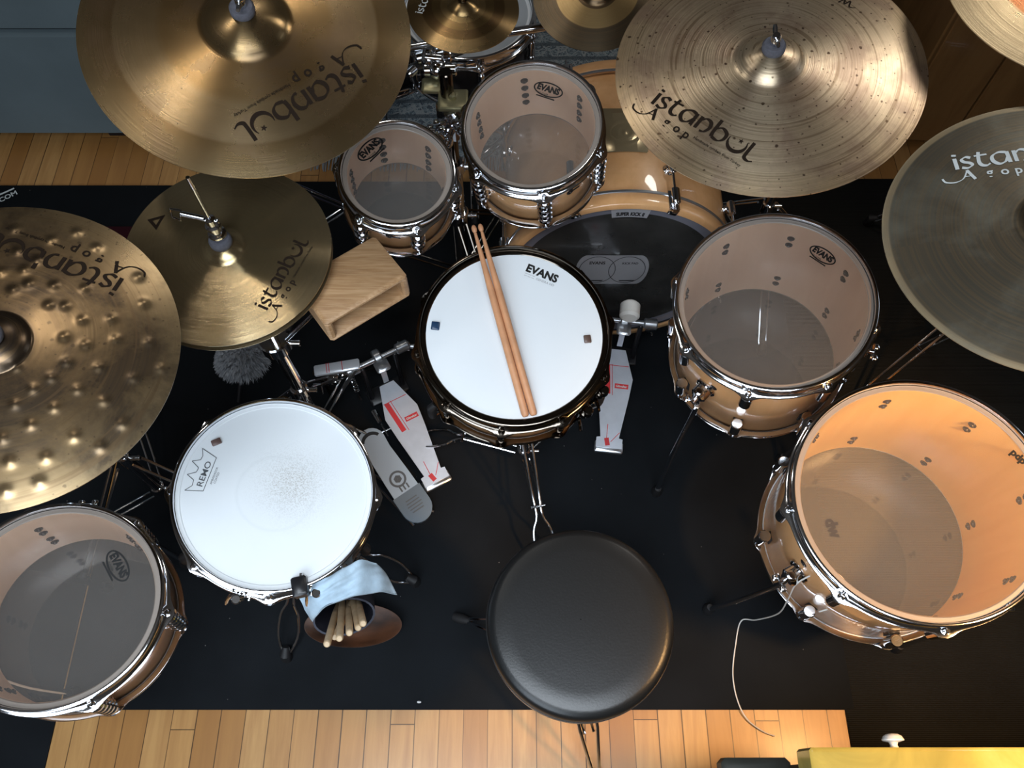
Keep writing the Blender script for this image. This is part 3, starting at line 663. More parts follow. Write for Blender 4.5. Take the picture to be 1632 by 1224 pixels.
# ------------------------------------------------------------------ bass drum
def bass_drum():
    n = Vector((0, -1, 0)); Rr = .284; c = Vector((.262, 1.150, .288)); D = .445
    q = Quaternion((1, 0, 0), PI/2)     # local z -> -y (towards the player)
    base = c+Vector((0, D, 0))
    o = empty('bass_drum', (c.x, c.y+D/2, .004), None, 'natural maple bass drum lying on its side with smoky head', 'drum')
    Mx = Matrix.Translation((0, D/2, c.z-.004)) @ q.to_matrix().to_4x4()
    Rs = .2795
    MB().lathe([(Rs-.007, .02), (Rs-.003, .014), (Rs, .02), (Rs, D-.02), (Rs-.003, D-.014), (Rs-.007, D-.02)], 160, True).xf(Mx).build('shell', M['maple'], o, sharp=1.2)
    for z, s_ in ((D, 1), (0, -1)):
        hm = MB().lathe([(Rr-.012, z), (Rr+.001, z), (Rr+.004, z-s_*.003), (Rr+.004, z-s_*.036), (Rr+.001, z-s_*.039), (Rs+.0012, z-s_*.039), (Rs+.0012, z-s_*.02), (Rr-.012, z-s_*.003)], 160, True).xf(Mx).build('wood_hoop', M['maple'], o, sharp=.8)
        MB().lathe([(Rr+.0042, z-s_*.033), (Rr+.0058, z-s_*.034), (Rr+.0058, z-s_*.040), (Rr+.0042, z-s_*.041)], 160, True).xf(Mx).build('silver_inlay', M['steel'], hm)
        MB().disc(Rs-.005, 0, 128, up=s_ > 0).lathe([(Rs-.006, 0), (Rs-.002, s_*.001), (Rs+.0005, -s_*.006)], 96)
        h = MB(); h.disc(Rs-.004, 0, 128, up=s_ > 0); ho = h.build('batter_head' if s_ > 0 else 'resonant_head', M['kick'], o)
        ho.matrix_local = Mx @ Matrix.Translation((0, 0, z-s_*.012))
        MB().lathe([(Rs-.006, z-s_*.0125), (Rs-.003, z-s_*.009), (Rr-.012, z-s_*.006), (Rr-.010, z-s_*.014)], 128).xf(Mx).build('head_rim', M['black_metal'], o)
    # claws
    def claw(a):
        RM = Mx @ Matrix.Rotation(a, 4, 'Z')
        for z, s_ in ((D, 1), (0, -1)):
            m = MB(); m.box((Rr+.006, 0, z-s_*.022), (.007, .026, .050), bev=.002); m.box((Rr-.001, 0, z+s_*.004), (.020, .024, .006), bev=.002)
            m.rcyl((Rr+.016, 0, z-s_*.006), (Rr+.016, 0, z-s_*.048), .010, .003, 16); k = m.xf(RM).build('claw', M['chrome'], o)
            t = MB(); t.tube([(Rr+.016, 0, z+s_*.012), (Rr+.016, 0, z-s_*.094), (Rr+.016, 0, z-s_*.098), (Rr+.016, 0, z-s_*.132), (Rr+.016, 0, z-s_*.136)], [.0032, .0032, .0095, .0095, .006], 12).xf(RM).build('tension_rod', M['chrome'], k)
            t = MB(); t.rcyl((Rs, 0, z-s_*.115), (Rs+.004, 0, z-s_*.115), .014, .001, 18); t.rcyl((Rs+.003, 0, z-s_*.115), (Rs+.012, 0, z-s_*.115), .009, .002, 14); t.xf(RM).build('lug', M['chrome'], o)
    for i in range(8): claw(R(67.5-90+45*i+3))
    # blanking plate on top with rings
    pl = MB(); th0 = R(90)
    vs = []; fs = []; nx, ny = 20, 20
    for i in range(nx+1):
        for j in range(ny+1):
            a = R(90)+(-.17+.34*i/nx); z = .20+.095*(j/ny)*1.25
            dx = (i/nx-.5)*.094; dz = (j/ny-.5)*.118; rr = math.hypot(dx, dz)
            hgt = .0022+(.0012*math.cos(rr*PI/.0085) if rr < .040 else 0)+(.004*max(0, 1-rr/.010))
            vs.append((math.cos(a)*(Rs+hgt), math.sin(a)*(Rs+hgt), z-.03))
    for i in range(nx):
        for j in range(ny): fs.append((i*(ny+1)+j, (i+1)*(ny+1)+j, (i+1)*(ny+1)+j+1, i*(ny+1)+j+1))
    pl.add(vs, fs); pl.box((0, Rs-.001, .22), (.10, .004, .132), bev=.001); pl.xf(Mx).build('mount_plate', simple('nickel_gold_reflection', (.55, .44, .26), .25, .6), o, sharp=1.2)  # reflected gold is put into the plate's colour
    # spurs
    for s_ in (-1, 1):
        a = R(-90+s_*62); e = Vector((math.cos(a), math.sin(a), 0)); m = MB(); p = e*(Rs+.002)+Vector((0, 0, .10)); m.rcyl(p, p+e*.03, .02, .004, 18)
        m.tube([p+e*.02, p+e*.05+Vector((0, -.10, -.05)), Vector((s_*.36, -.270, -.06))], .006, 10); sp = m.xf(Mx).build('spur', M['chrome'], o)
    # prints on the batter head
    fy = c.y+.012-.0008
    def pp(u, v):
        qy = ray(u, v); t_ = (fy-CP.y)/qy.y; w_ = CP+qy*t_; return w_
    Q = q; B = Vector((c.x, c.y+D/2, c.z)); Q2 = q
    def prn(a, b, lift):
        P0, P1 = pp(*a), pp(*b)
        pr = Print(Q2, Vector((c.x, 0, c.z)), P0, P1, lambda x, y: 0); pr.lift = -fy-lift*0+lift; return pr
    def finish(pr, nm, mat):
        ob = pr.mb; ob.xf(Matrix.Translation((0, -(c.y+D/2), c.z-.004)) @ q.to_matrix().to_4x4()); ob.build(nm, mat, o)
    pr = prn((916, 452), (1026, 452), .0006); L = pr.len
    rr = L*.135; pts = []
    for i in range(24):
        a = R(90+180*i/23); pts.append((rr+math.cos(a)*rr*1.1, rr+math.sin(a)*rr))
    for i in range(24):
        a = R(-90+180*i/23); pts.append((L-rr+math.cos(a)*rr*1.1, rr+math.sin(a)*rr))
    # pad is taller than it looks from above
    kx = 1.0; pts = [(x, y*2.6) for x, y in pts]; hh = rr*2*2.6
    pr.put((pts, [tuple(range(len(pts)))])); finish(pr, 'impact_patch', simple('grey_patch', (.36, .36, .38), .4))
    pr = prn((916, 452), (1026, 452), .0010)
    for cx in (.29, .71):
        for s_ in (0, 1):
            vs, fs = ring_band(L*.26, L*.25, 1.0); pr.put(([(x+L*cx, y*hh/(L*.56)+hh/2) for x, y in vs], fs))
            break
    for cx, tx in ((.28, 'EVANS'), (.74, 'KICK PAD')):
        vs, fs = text_fit(tx, L*.22, .03); pr.put(([(x+L*(cx-.11), y*1.3+hh*.70) for x, y in vs], fs)); pr.put(([(L*(cx-.12), hh*.14), (L*(cx+.12), hh*.14), (L*(cx+.10), hh*.10), (L*(cx-.10), hh*.10)], [(0, 3, 2, 1)]))
    finish(pr, 'printed_logo', M['print_black'])
    # label arc at the top
    lab = MB(); lt = MB(); r0, r1 = .226, .258; a0_, a1_ = R(90+9), R(90-11); vs = []; fs = []; N = 16
    for i in range(N+1):
        a = a0_+(a1_-a0_)*i/N; vs += [(math.cos(a)*r0, math.sin(a)*r0), (math.cos(a)*r1, math.sin(a)*r1)]
    for i in range(N): fs.append((2*i, 2*i+2, 2*i+3, 2*i+1))
    z = D-.012+.0006; lab.add([(x, y, z) for x, y in vs], fs); lab.xf(Mx).build('label', simple('pale_label', (.36, .36, .38), .5), o)
    vs, fs = text_fit('SUPER KICK II', 1.0, .05, height=1); x0 = 0
    tv = []
    for x, y in vs:
        a = a0_+(a1_-a0_)*(.12+.76*x); rr = r0+.009+y*.012; tv.append((math.cos(a)*rr, math.sin(a)*rr, z+.0005))
    lt.add(tv, fs)
    for ra, rb in ((r0, r0+.0035),):
        vs = []; fs = []
        for i in range(N+1):
            a = a0_+(a1_-a0_)*i/N; vs += [(math.cos(a)*ra, math.sin(a)*ra, z+.0005), (math.cos(a)*rb, math.sin(a)*rb, z+.0005)]
        for i in range(N): fs.append((2*i, 2*i+2, 2*i+3, 2*i+1))
        lt.add(vs, fs)
    lt.xf(Mx).build('label_text', M['print_black'], o)
    return o
bass_drum()

# two dark-shelled drums with white heads at the far back
tb1 = drum('timbale', 'white-headed drum with dark shell behind the two splash cymbals', tuple(P(745, 15, .62)), (0, -.02), .165, .165, 6, -78, 'tube', shellm='black_metal', liner='steel', top='dull_white', screws='none')
tb2 = drum('timbale', 'white-headed drum with dark shell half hidden behind the big brown cymbal', tuple(P(590, 22, .40)), (0, 0), .178, .16, 6, -50, 'tube', shellm='black_metal', liner='steel', top='dull_white', screws='none')

# ------------------------------------------------------------------ cymbals
def cym_z(r, Rr, rb, bh, bow):
    z = bow*(1-(r/Rr)**1.7)
    if r < rb*1.15:
        t = min(1, r/rb); z += bh*max(0, (1-t*t))**.62 if t < 1 else 0
        if t > .9: pass
    return z
def cymbal(name, label, c, tilt, Rr, mat, rb=.06, bh=.020, bow=.022, flange=0, dents=None, felt=True, nut='wing', seg=160, cat='cymbal', group=None):
    q, n = quat(tilt); c = Vector(c); o = empty(name, c, q, label, cat, group)
    nr = 64 if dents else 40; th = .0013
    rs = [.006+(Rr-.006)*(i/nr) for i in range(nr+1)]
    def zf(x, y):
        r = math.hypot(x, y); z = cym_z(r, Rr, rb, bh, bow)
        if flange and r > Rr*.80: z -= 0; 
        return z
    if dents: seg = 440; nr = 110; rs = [.006+(Rr-.006)*(i/nr) for i in range(nr+1)]
    vs = []; fs = []
    for r in rs:
        for k in range(seg):
            a = 2*PI*k/seg; x = math.cos(a)*r; y = math.sin(a)*r; z = zf(x, y)
            vs.append([x, y, z])
    if dents:
        loc = []
        for u, v, rr, h in dents:
            p = on_plane(u, v, c+n*.012, n); p = q.inverted() @ (p-c); loc.append((p.x, p.y, rr, h))
        for p in vs:
            for dx, dy, rr, h in loc:
                ex = p[0]-dx
                if abs(ex) < rr*1.6:
                    d2 = (ex*ex+(p[1]-dy)**2)/(rr*rr)
                    if d2 < 2.5: p[2] += h*math.exp(-d2*2.0)
    m = MB(); top = len(vs); nn = len(rs)
    allv = [tuple(p) for p in vs]+[(p[0], p[1], p[2]-th) for p in vs]
    for i in range(nn-1):
        for k in range(seg):
            l = (k+1) % seg; a, b, c_, d_ = i*seg+k, i*seg+l, (i+1)*seg+l, (i+1)*seg+k
            fs.append((a, d_, c_, b)); fs.append((top+a, top+b, top+c_, top+d_))
    for k in range(seg):
        l = (k+1) % seg; e = (nn-1)*seg; fs.append((e+k, top+e+k, top+e+l, e+l)); fs.append((k, l, top+l, top+k))
    m.add(allv, fs); m.build('bronze_plate', mat, o, sharp=1.0)
    zt = zf(0, 0)
    if felt: MB().lathe([(.005, zt-.002), (.016, zt-.003), (.019, zt+.002), (.019, zt+.010), (.016, zt+.014), (.005, zt+.014)], 24, True).build('felt_washer', M['felt_grey'], o)
    d = dict(o=o, q=q, n=n, base=c, zt=zt, zf=zf, Rr=Rr)
    hp = c+n*.010
    def mk(p0, p1):
        hh = .010; 
        return Print(q, c, on_plane(*p0, c+n*hh, n), on_plane(*p1, c+n*hh, n), zf, .0007)
    d['print'] = mk; return d
B1 = (.46, .30, .125); B2 = (.36, .22, .085)
mA = cymbal_mat('bronze_large_brown', .254, [(0, (.24, .165, .08)), (.25, (.27, .185, .09)), (.27, (.25, .155, .065)), (.50, (.25, .16, .07)), (.54, (.28, .195, .10)), (.78, (.29, .21, .115)), (.80, (.19, .125, .058)), (1, (.26, .19, .10))], 620, .27, (.22, .15, .09), (.48, .66), 11, aniso=.8)
mD = cymbal_mat('bronze_ride_speckled', .254, [(0, (.60, .48, .32)), (.2, (.70, .57, .40)), (.5, (.72, .58, .41)), (.51, (.66, .52, .36)), (.8, (.72, .57, .39)), (1, (.70, .52, .32))], 420, .36, (.42, .30, .22), (.44, .62), 12, spot=.9, gstr=.7, spotc=(.08, .045, .03), aniso=.7)
mE = cymbal_mat('dark_unlathed_bronze', .229, [(0, (.05, .04, .028)), (.22, (.07, .055, .035)), (.3, (.075, .065, .048)), (.955, (.095, .085, .065)), (.965, (.34, .27, .17)), (1, (.40, .32, .20))], 350, .42, (.17, .17, .14), (.46, .70), 9, gstr=.25, aniso=.3, metal=.7)
mG = cymbal_mat('bronze_hammered_raw', .228, [(0, (.08, .055, .04)), (.20, (.09, .065, .045)), (.24, (.25, .165, .085)), (.7, (.28, .19, .10)), (1, (.34, .25, .14))], 200, .30, (.055, .042, .034), (.44, .60), 9, spot=.55, gstr=.12, aniso=.1, spotc=(.07, .05, .035))
mH = cymbal_mat('bronze_hihat_fine', .178, [(0, (.60, .46, .25)), (.5, (.60, .46, .25)), (1, (.64, .50, .29))], 1500, .20, (.44, .33, .17), (.5, .7), 6, aniso=.92)
mB = cymbal_mat('bronze_splash_banded', .102, [(0, (.08, .05, .025)), (.14, (.30, .20, .09)), (.40, (.34, .23, .10)), (.41, (.22, .14, .06)), (.55, (.23, .15, .06)), (.56, (.17, .10, .045)), (.74, (.18, .11, .045)), (.75, (.32, .21, .095)), (1, (.33, .22, .10))], 1600, .26, aniso=.85)
mC = cymbal_mat('bronze_splash_three_zone', .127, [(0, (.07, .045, .025)), (.33, (.09, .06, .035)), (.34, (.32, .22, .10)), (.64, (.32, .22, .10)), (.65, (.09, .068, .045)), (1, (.11, .085, .055))], 1000, .32, aniso=.6)
mF = cymbal_mat('bronze_corner_copper', .229, [(0, (.05, .02, .04)), (.60, (.06, .025, .04)), (.62, (.36, .12, .05)), (.68, (.38, .15, .06)), (.70, (.44, .34, .20)), (1, (.50, .39, .24))], 900, .30, aniso=.6)
cA = cymbal('crash_cymbal', 'large brown crash cymbal with upside-down lettering, upper left over the sofa', (-.415, 1.070, 1.10), (.135, -.23), .254, mA, rb=.066, bh=.022)
cD = cymbal('ride_cymbal', 'large speckled golden ride cymbal above the bass drum, upper right', (.429, 1.083, 1.013), (-.10, -.09), .254, mD, rb=.055, bh=.020)
cE = cymbal('crash_cymbal', 'dark grey unlathed cymbal with white lettering at the right edge', (.768, .705, 1.067), (-.20, -.03), .229, mE, rb=.055)
dl = [(132, 512), (178, 508), (104, 540), (137, 551), (185, 540), (236, 543), (108, 580), (158, 586), (84, 605), (125, 622), (55, 623), (211, 600), (26, 647), (165, 638), (88, 651), (50, 678), (118, 695), (193, 673), (158, 710), (72, 728), (60, 766), (48, 455), (88, 457), (136, 460), (40, 432), (24, 465), (80, 490), (105, 491), (228, 480), (220, 437), (20, 362), (80, 380), (120, 366), (152, 391), (28, 400), (60, 415), (2, 436), (4, 700), (14, 735), (30, 590), (255, 583), (5, 780)]
cG = cymbal('crash_cymbal', 'hammered raw bronze cymbal covered in round dimples at the left edge', (-.686, .529, 1.043), (.183, -.05), .228, mG, rb=.045, bh=.016, dents=[(u, v, .0095, .0015) for u, v in dl])
cB = cymbal('splash_cymbal', 'smallest splash cymbal with brown bands at the top edge', (-.089, 1.274, .976), (.033, -.10), .102, mB, rb=.028, bh=.010, bow=.010, felt=False)
cC = cymbal('splash_cymbal', 'dark splash cymbal with a gold middle band, cut by the top edge', (.168, 1.408, .905), (-.098, -.290), .127, mC, rb=.035, bh=.012, bow=.012, felt=False)
cF = cymbal('crash_cymbal', 'pale gold cymbal with copper ring in the top right corner', (.915, 1.150, 1.15), (-.12, -.10), .229, mF)
cH2 = cymbal('hi_hat_cymbal', 'lower hi-hat cymbal lying upside down under the top one', (-.490, .829, .832), (.013, -.079), .178, mH, rb=.045, bh=-.016, bow=-.012, felt=False, group=None)
cH = cymbal('hi_hat_cymbal', 'top hi-hat cymbal, smooth gold with lettering and a small triangle', (-.490, .829, .845), (.013, -.079), .178, mH, rb=.034, bh=.013, bow=.018, felt=True)
word_on(cA, (565, 101), (372, 206), M['print_dark']); word_on(cD, (1037, 162), (1199, 258), M['print_dark'])
word_on(cE, (1523, 271), (1745, 247), M['print_white']); word_on(cG, (197, 443), (-14, 370), M['print_dark'])
word_on(cH, (425, 493), (491, 381), M['print_dark']); word_on(cB, (673, 18), (697, -38), M['print_white'], small=False)
# triangle on the hi-hat
pr = cH['print']((232.5, 347), (262.5, 341)); L = pr.len
tri = [(0, 0), (L, 0), (L*.44, -L*.85)]; cx = sum(p[0] for p in tri)/3; cy = sum(p[1] for p in tri)/3; inn = [(cx+(x-cx)*.45, cy+(y-cy)*.45) for x, y in tri]
pr.put((tri+inn, [(0, 3, 4, 1), (1, 4, 5, 2), (2, 5, 3, 0)])); pr.build('printed_triangle', M['print_dark'], cH['o'])
pr = cD['print']((1336, 4), (1362, 14)); pr.put(nib([(p[0], p[1]) for p in spline([(0, 0, 0), (.006, .012, 0), (.010, .002, 0), (.016, .013, 0), (.020, .0, 0), (.03, .004, 0)], 6)], .003)); pr.build('printed_signature', M['print_dark'], cD['o'])

# ------------------------------------------------------------------ stands
def leg_group(o, hub_z, ang, reach, low_z, foot_z=.007, w_=.011, mat='chrome', fork=False, r=.0035, lift=.0):
    e = Vector((math.cos(ang), math.sin(ang), 0)); t = Vector((-e.y, e.x, 0)); U = Vector((0, 0, 1)); m = MB()
    for s_ in (-1, 1):
        if fork:
            pts = spline([e*.03+t*s_*w_*.9+U*hub_z, e*reach*.40+t*s_*w_*.7+U*(hub_z*.62), e*reach*.58+t*s_*w_*.6+U*(hub_z*.44), e*reach*.68+t*s_*w_*1.7+U*(hub_z*.34), e*reach*.84+t*s_*w_*1.9+U*(hub_z*.18), e*reach*.98+t*s_*w_*.5+U*(foot_z+.016)], 4)
            m.tube(pts, r, 8)
        else: m.tube([e*.025+t*s_*w_+U*hub_z, e*reach*.92+t*s_*w_*.9+U*(foot_z+.030), e*reach+t*s_*w_*.4+U*(foot_z+.014)], r, 8)
        m.tube([e*.022+t*s_*(w_-.003)+U*low_z, e*reach*.52+t*s_*(w_-.003)+U*(hub_z*.52)], r*.8, 8)
    m.rcyl(e*reach*.52-t*(w_+.006)+U*(hub_z*.52), e*reach*.52+t*(w_+.006)+U*(hub_z*.52), .0038, .001, 8)
    lg = m.build('leg', M[mat], o)
    f = e*reach+U*foot_z; MB().tube([f-e*.012, f+U*.004, f+U*.022-e*.004, f-e*.02+U*.032], [.010, .014, .013, .008], 12).build('rubber_foot', M['rubber'], lg); return lg
def clamp(o, z, r=.016, mat='chrome', e=Vector((1, 0, 0))):
    mb = MB(); mb.rcyl((0, 0, z-.018), (0, 0, z+.018), r, .003, 18); mb.rcyl(e*(r-.002)+Vector((0, 0, z)), e*(r+.020)+Vector((0, 0, z)), .006, .001, 10)
    return mb.build('collar_clamp', M[mat], o)
def wing(o_mb, p, e):
    t = e.cross(Vector((0, 0, 1))).normalized(); o_mb.rcyl(p, p+e*.012, .006, .001, 10)
    for s_ in (-1, 1): o_mb.box(p+e*.014+t*s_*.011, (.014, .014, .006), bev=.002)
def stand(label, xy, legs, reach, pole_z, cym=None, hubz=.30, name='cymbal_stand', fz=.007, mat='chrome', below=.004, fork=False):
    o = empty(name, (xy[0], xy[1], fz), None, label, 'stand', 'cymbal stands'); b = Vector((xy[0], xy[1], fz)); zt = pole_z-fz
    MB().rcyl((0, 0, .06), (0, 0, min(zt, hubz+.30)), .0125, .002, 18).build('lower_tube', M[mat], o)
    if zt > hubz+.30: MB().rcyl((0, 0, hubz+.25), (0, 0, zt), .0095, .002, 16).build('upper_tube', M[mat], o)
    clamp(o, hubz); clamp(o, .10); clamp(o, min(hubz+.30, zt-.02))
    for a in legs: leg_group(o, hubz, R(a), reach, .10, 0.0, fork=fork)
    if cym:
        top = Vector((0, 0, zt)); n = cym['n']; cz = cym['zt']; ct = cym['base']-b+n*(cz-.020); low = ct-n*.075
        m = MB(); d = (low-top); 
        if d.length > .02:
            m.tube([top-d.normalized()*.03, low], .0065, 12); m.build('boom_arm', M[mat], o)
        j = MB(); j.sphere(top, .020, 14, (1, 1, .8)); j.rcyl(top+Vector((-.024, 0, 0)), top+Vector((.024, 0, 0)), .012, .003, 14); tl = j.build('tilter', M[mat], o)
        g = MB(); wing(g, top+Vector((.024, 0, 0)), Vector((1, 0, 0))); g.build('wing_screw', M['chrome'], tl)
        j = MB(); j.sphere(low, .014, 12); j.tube([low, ct+n*.050], .0038, 10); j.rcyl(low+n*.02, low+n*.032, .015, .002, 18); j.build('cymbal_rod', M[mat], o)
        MB().rcyl(low+n*.032, ct+n*.014, .013, .002, 18).build('lower_felt', M['felt_grey'], o)
        w2 = MB(); p = ct+n*.038; x, y = perp(n); w2.tube([p-n*.004, p, p+n*.012, p+n*.014], [.008, .0085, .0075, .006], 14)
        for s_ in (-1, 1): w2.tube([p+n*.006+x*s_*.006, p+n*.010+x*s_*.016, p+n*.013+x*s_*.022], [.004, .0042, .003], 8)
        w2.build('wing_nut', M['chrome'], o)
    return o
stand('chrome stand of the ride cymbal beside the bass drum', (.665, 1.36), (4, 124, 276), .27, .80, cD)
stand('chrome stand of the big brown crash cymbal, mostly hidden under it', (-.60, 1.42), (20, 150, 265), .27, .86, cA)
stand('chrome stand of the dark cymbal at the right edge', (1.18, 1.10), (212, 330, 90), .30, .88, cE)
stand('chrome stand of the hammered cymbal, showing clamps beside the left floor tom', (-.86, .66), (-12, 110, 228), .27, .86, cG)
stand('chrome stand of the corner cymbal at the top right', (1.32, 1.45), (40, 160, 290), .26, .95, cF)

# tom stand with two arms and two splash booms
ts = empty('tom_stand', (-.135, 1.30, .007), None, 'chrome centre stand carrying the two rack toms and both splash cymbals', 'stand')
tb = Vector((-.135, 1.30, .007))
MB().rcyl((0, 0, .05), (0, 0, .52), .019, .003, 20).build('lower_tube', M['chrome'], ts)
MB().rcyl((0, 0, .45), (0, 0, .80), .0145, .002, 18).build('upper_tube', M['dark_chrome'], ts)
clamp(ts, .34, .026); clamp(ts, .10, .024); clamp(ts, .52, .024)
for a in (-66, 54, 176): leg_group(ts, .33, R(a), .33, .10, 0.0, mat='dark_chrome')
def tom_arm(d, a, zz, zc):
    att = d['pt'](a, zz, .010)-tb; m = MB(); c0 = Vector((0, 0, zc))
    e = (Vector((att.x, att.y, 0))).normalized(); m.box(c0+e*.01, (.05, .05, .05), Matrix.Rotation(math.atan2(e.y, e.x), 3, 'Z'), bev=.006)
    m.rcyl(c0+e*.02, c0+e*.052, .014, .003, 16); k = c0+e*.055; m.sphere(k, .018, 14)
    el = att+Vector((0, 0, .02)); m.tube(spline([k, k+(el-k)*.6+Vector((0, 0, .025)), el, att], 6), .0062, 12)
    m.rcyl(att-e*.016+Vector((0, 0, -.018)), att-e*.016+Vector((0, 0, .022)), .013, .003, 16)
    am = m.build('tom_arm', M['chrome'], ts)
    t = e.cross(Vector((0, 0, 1)))
    for p_, d_ in ((c0+e*.03+t*.026, t), (c0+e*.03-t*.026, -t), (att-e*.016+t*.012, t)):
        g = MB(); wing(g, p_, d_); g.build('wing_screw', M['chrome'], am)
    for i in range(3): MB().rcyl(c0+e*(.01*i)+Vector((0, 0, .024)), c0+e*(.01*i)+Vector((0, 0, .032)), .0045, .001, 6).build('bolt', M['chrome'], am)
tom_arm(tom8, R(52), .085, .66); tom_arm(tom10, R(158), .10, .70)
pl = MB(); pl.box((.012, -.012, .735), (.062, .056, .012), bev=.003).box((-.03, .03, .735), (.05, .04, .014), bev=.004).rcyl((.012, -.012, .74), (.012, -.012, .752), .008, .002, 6)
pl.build('clamp_plate', simple('tarnished_brass_steel', (.42, .38, .22), .35, .8), ts)
m = MB(); m.sphere((-.02, .05, .76), .022, 14); m.rcyl((-.05, .05, .76), (.02, .05, .76), .014, .003, 14); m.box((-.02, .085, .775), (.055, .05, .03), Matrix.Rotation(.2, 3, 'Z'), bev=.006)
m.rcyl((.012, .075, .79), (.024, .105, .80), .007, .002, 12); m.rcyl((-.045, .06, .785), (-.008, .055, .785), .009, .002, 12); m.build('multi_clamp', M['chrome'], ts)
# tarnished tubes running up to the left and the chrome crossbar under the small splash
m = MB(); m.tube([P(560, 148, .66)-tb, P(742, 76, .80)-tb], .0105, 14); m.build('dark_crossbar', simple('smoked_steel_tube', (.16, .16, .15), .25, .9), ts)
m = MB(); a_, b_ = P(560, 90, .80)-tb, P(868, 43, .82)-tb; m.tube([a_, b_], .0085, 14); m.build('crossbar', M['chrome'], ts)
m = MB(); p = P(686, 92, .78)-tb
m.sphere(p, .024, 14); m.rcyl(p+Vector((-.03, 0, 0)), p+Vector((.03, .01, .01)), .016, .003, 14); m.rcyl(p+Vector((0, 0, -.05)), p+Vector((0, 0, .03)), .013, .003, 14); m.rcyl(p+Vector((-.03, -.03, .0)), p+Vector((-.045, -.05, .0)), .010, .003, 12); m.build('boom_clamp', M['chrome'], ts)
m = MB(); m.tube([Vector((-.02, .05, .74)), p], .010, 12).build('clamp_tube', M['dark_chrome'], ts)
for cy, st_, nm in ((cB, P(742, 76, .80)-tb, 'b'), (cC, P(868, 43, .82)-tb, 'c')):
    n = cy['n']; ct = cy['base']-tb+n*(cy['zt']-.008); low = ct-n*.06; m = MB(); m.tube([st_, low], .006, 10).sphere(low, .012, 12).tube([low, ct+n*.030], .0036, 10).rcyl(low+n*.02, ct-n*.004, .009, .002, 14)
    am = m.build('splash_rod', M['chrome'], ts); MB().rcyl(ct+n*.009, ct+n*.022, .010, .003, 16).build('wing_nut', M['dark_chrome'], am)
# lens-shaped mic-like lever near the mount (silver drum key rail)
# small stands for the far drums
for d, lb in ((tb1, 'stand under the far white-headed drum behind the splash cymbals'), (tb2, 'stand under the far white-headed drum behind the brown cymbal')):
    bb = d['base']; o = empty('drum_stand', (bb.x, bb.y, .010), None, 'chrome '+lb, 'stand'); zt = bb.z-.010-.004
    MB().rcyl((0, 0, .05), (0, 0, zt-.06), .012, .002, 16).build('tube', M['chrome'], o)
    for a in (30, 112, 270): leg_group(o, min(.22, zt*.5), R(a), .20, .07, 0.0)
    m = MB()
    for a in (30, 150, 270):
        e = Vector((math.cos(R(a)), math.sin(R(a)), 0)); m.tube([Vector((0, 0, zt-.07)), e*.12+Vector((0, 0, zt-.04)), e*.168+Vector((0, 0, zt-.004))], .005, 10)
    m.build('basket', M['chrome'], o)

# snare stands
def snare_stand(d, label, legs, reach, hubz, off=(0, 0), mat='chrome', fork=True):
    n = d['n']; bb = d['base']; xy = (bb.x+off[0], bb.y+off[1]); o = empty('snare_stand', (xy[0], xy[1], .007), None, label, 'stand'); B = Vector((xy[0], xy[1], .007))
    cc = bb-n*.05-B; zt = cc.z-.02
    MB().rcyl((0, 0, .05), (0, 0, zt), .0125, .002, 18).build('tube', M[mat], o); clamp(o, hubz, .019); clamp(o, .08, .017); clamp(o, zt-.03, .018)
    for a in legs: leg_group(o, hubz, R(a), reach, .08, 0.0, mat='chrome', fork=fork, r=.0032, w_=.012)
    for a in (95, 215, 335):
        e = Vector((math.cos(R(a)), math.sin(R(a)), 0)); e = (e-n*e.dot(n)).normalized(); t = e.cross(n); m = MB()
        for s_ in (-1, 1): m.tube([cc+e*.01+t*s_*.008, cc+e*.10+t*s_*.008-n*.008, cc+e*(d['Rr']+.008)+t*s_*.004+n*.022], .0035, 8)
        m.rcyl(cc+e*(d['Rr']*.6)-t*.012-n*.006, cc+e*(d['Rr']*.6)+t*.012-n*.006, .004, .001, 8)
        ar = m.build('basket_arm', M['chrome'], o); g = MB(); pt = cc+e*(d['Rr']+.012)
        g.tube([pt+n*.012, pt+n*.030, pt+n*.062, pt+n*.072-e*.010], [.009, .010, .0095, .007], 12); g.build('rubber_grip', M['rubber'], ar)
    return o
snare_stand(snare, 'chrome snare stand under the centre snare with a forked leg towards the seat', (-78, 168, 42), .30, .20, (.03, -.04))
snare_stand(snl, 'chrome snare stand under the left snare drum', (-20, -98, 110), .27, .20, (-.02, .03))

# hi-hat stand with rod, clutch and pedal
hb = Vector((-.490, .829, .007)); hs = empty('hi_hat_stand', hb, None, 'chrome hi-hat stand with pull rod, clutch and grey footboard pedal', 'stand')
MB().rcyl((0, 0, .06), (0, 0, .52), .014, .002, 18).build('lower_tube', M['chrome'], hs); MB().rcyl((0, 0, .45), (0, 0, .785), .0105, .002, 16).build('upper_tube', M['chrome'], hs)
clamp(hs, .30, .02); clamp(hs, .52, .032); clamp(hs, .10, .018)
MB().lathe([(.004, .770), (.020, .772), (.024, .785), (.018, .797), (.004, .800)], 24, True).build('seat_cup', M['black_metal'], hs)
for a in (180, 60, 290): leg_group(hs, .28, R(a), .26, .10, 0.0)
MB().cyl((0, 0, .70), (0, 0, 1.030), .0033, seg=12).build('pull_rod', M['chrome'], hs)
cl = MB(); z0 = .845-.007+.034
cl.lathe([(.0036, z0+.012), (.014, z0+.012), (.015, z0+.016), (.015, z0+.022), (.010, z0+.024), (.0095, z0+.034), (.013, z0+.036), (.013, z0+.042), (.009, z0+.044), (.009, z0+.058), (.0036, z0+.060)], 24, True)
cl.rcyl((-.008, .0, z0+.058), (-.045, .004, z0+.066), .0048, .001, 10); k = cl.build('clutch', M['chrome'], hs)
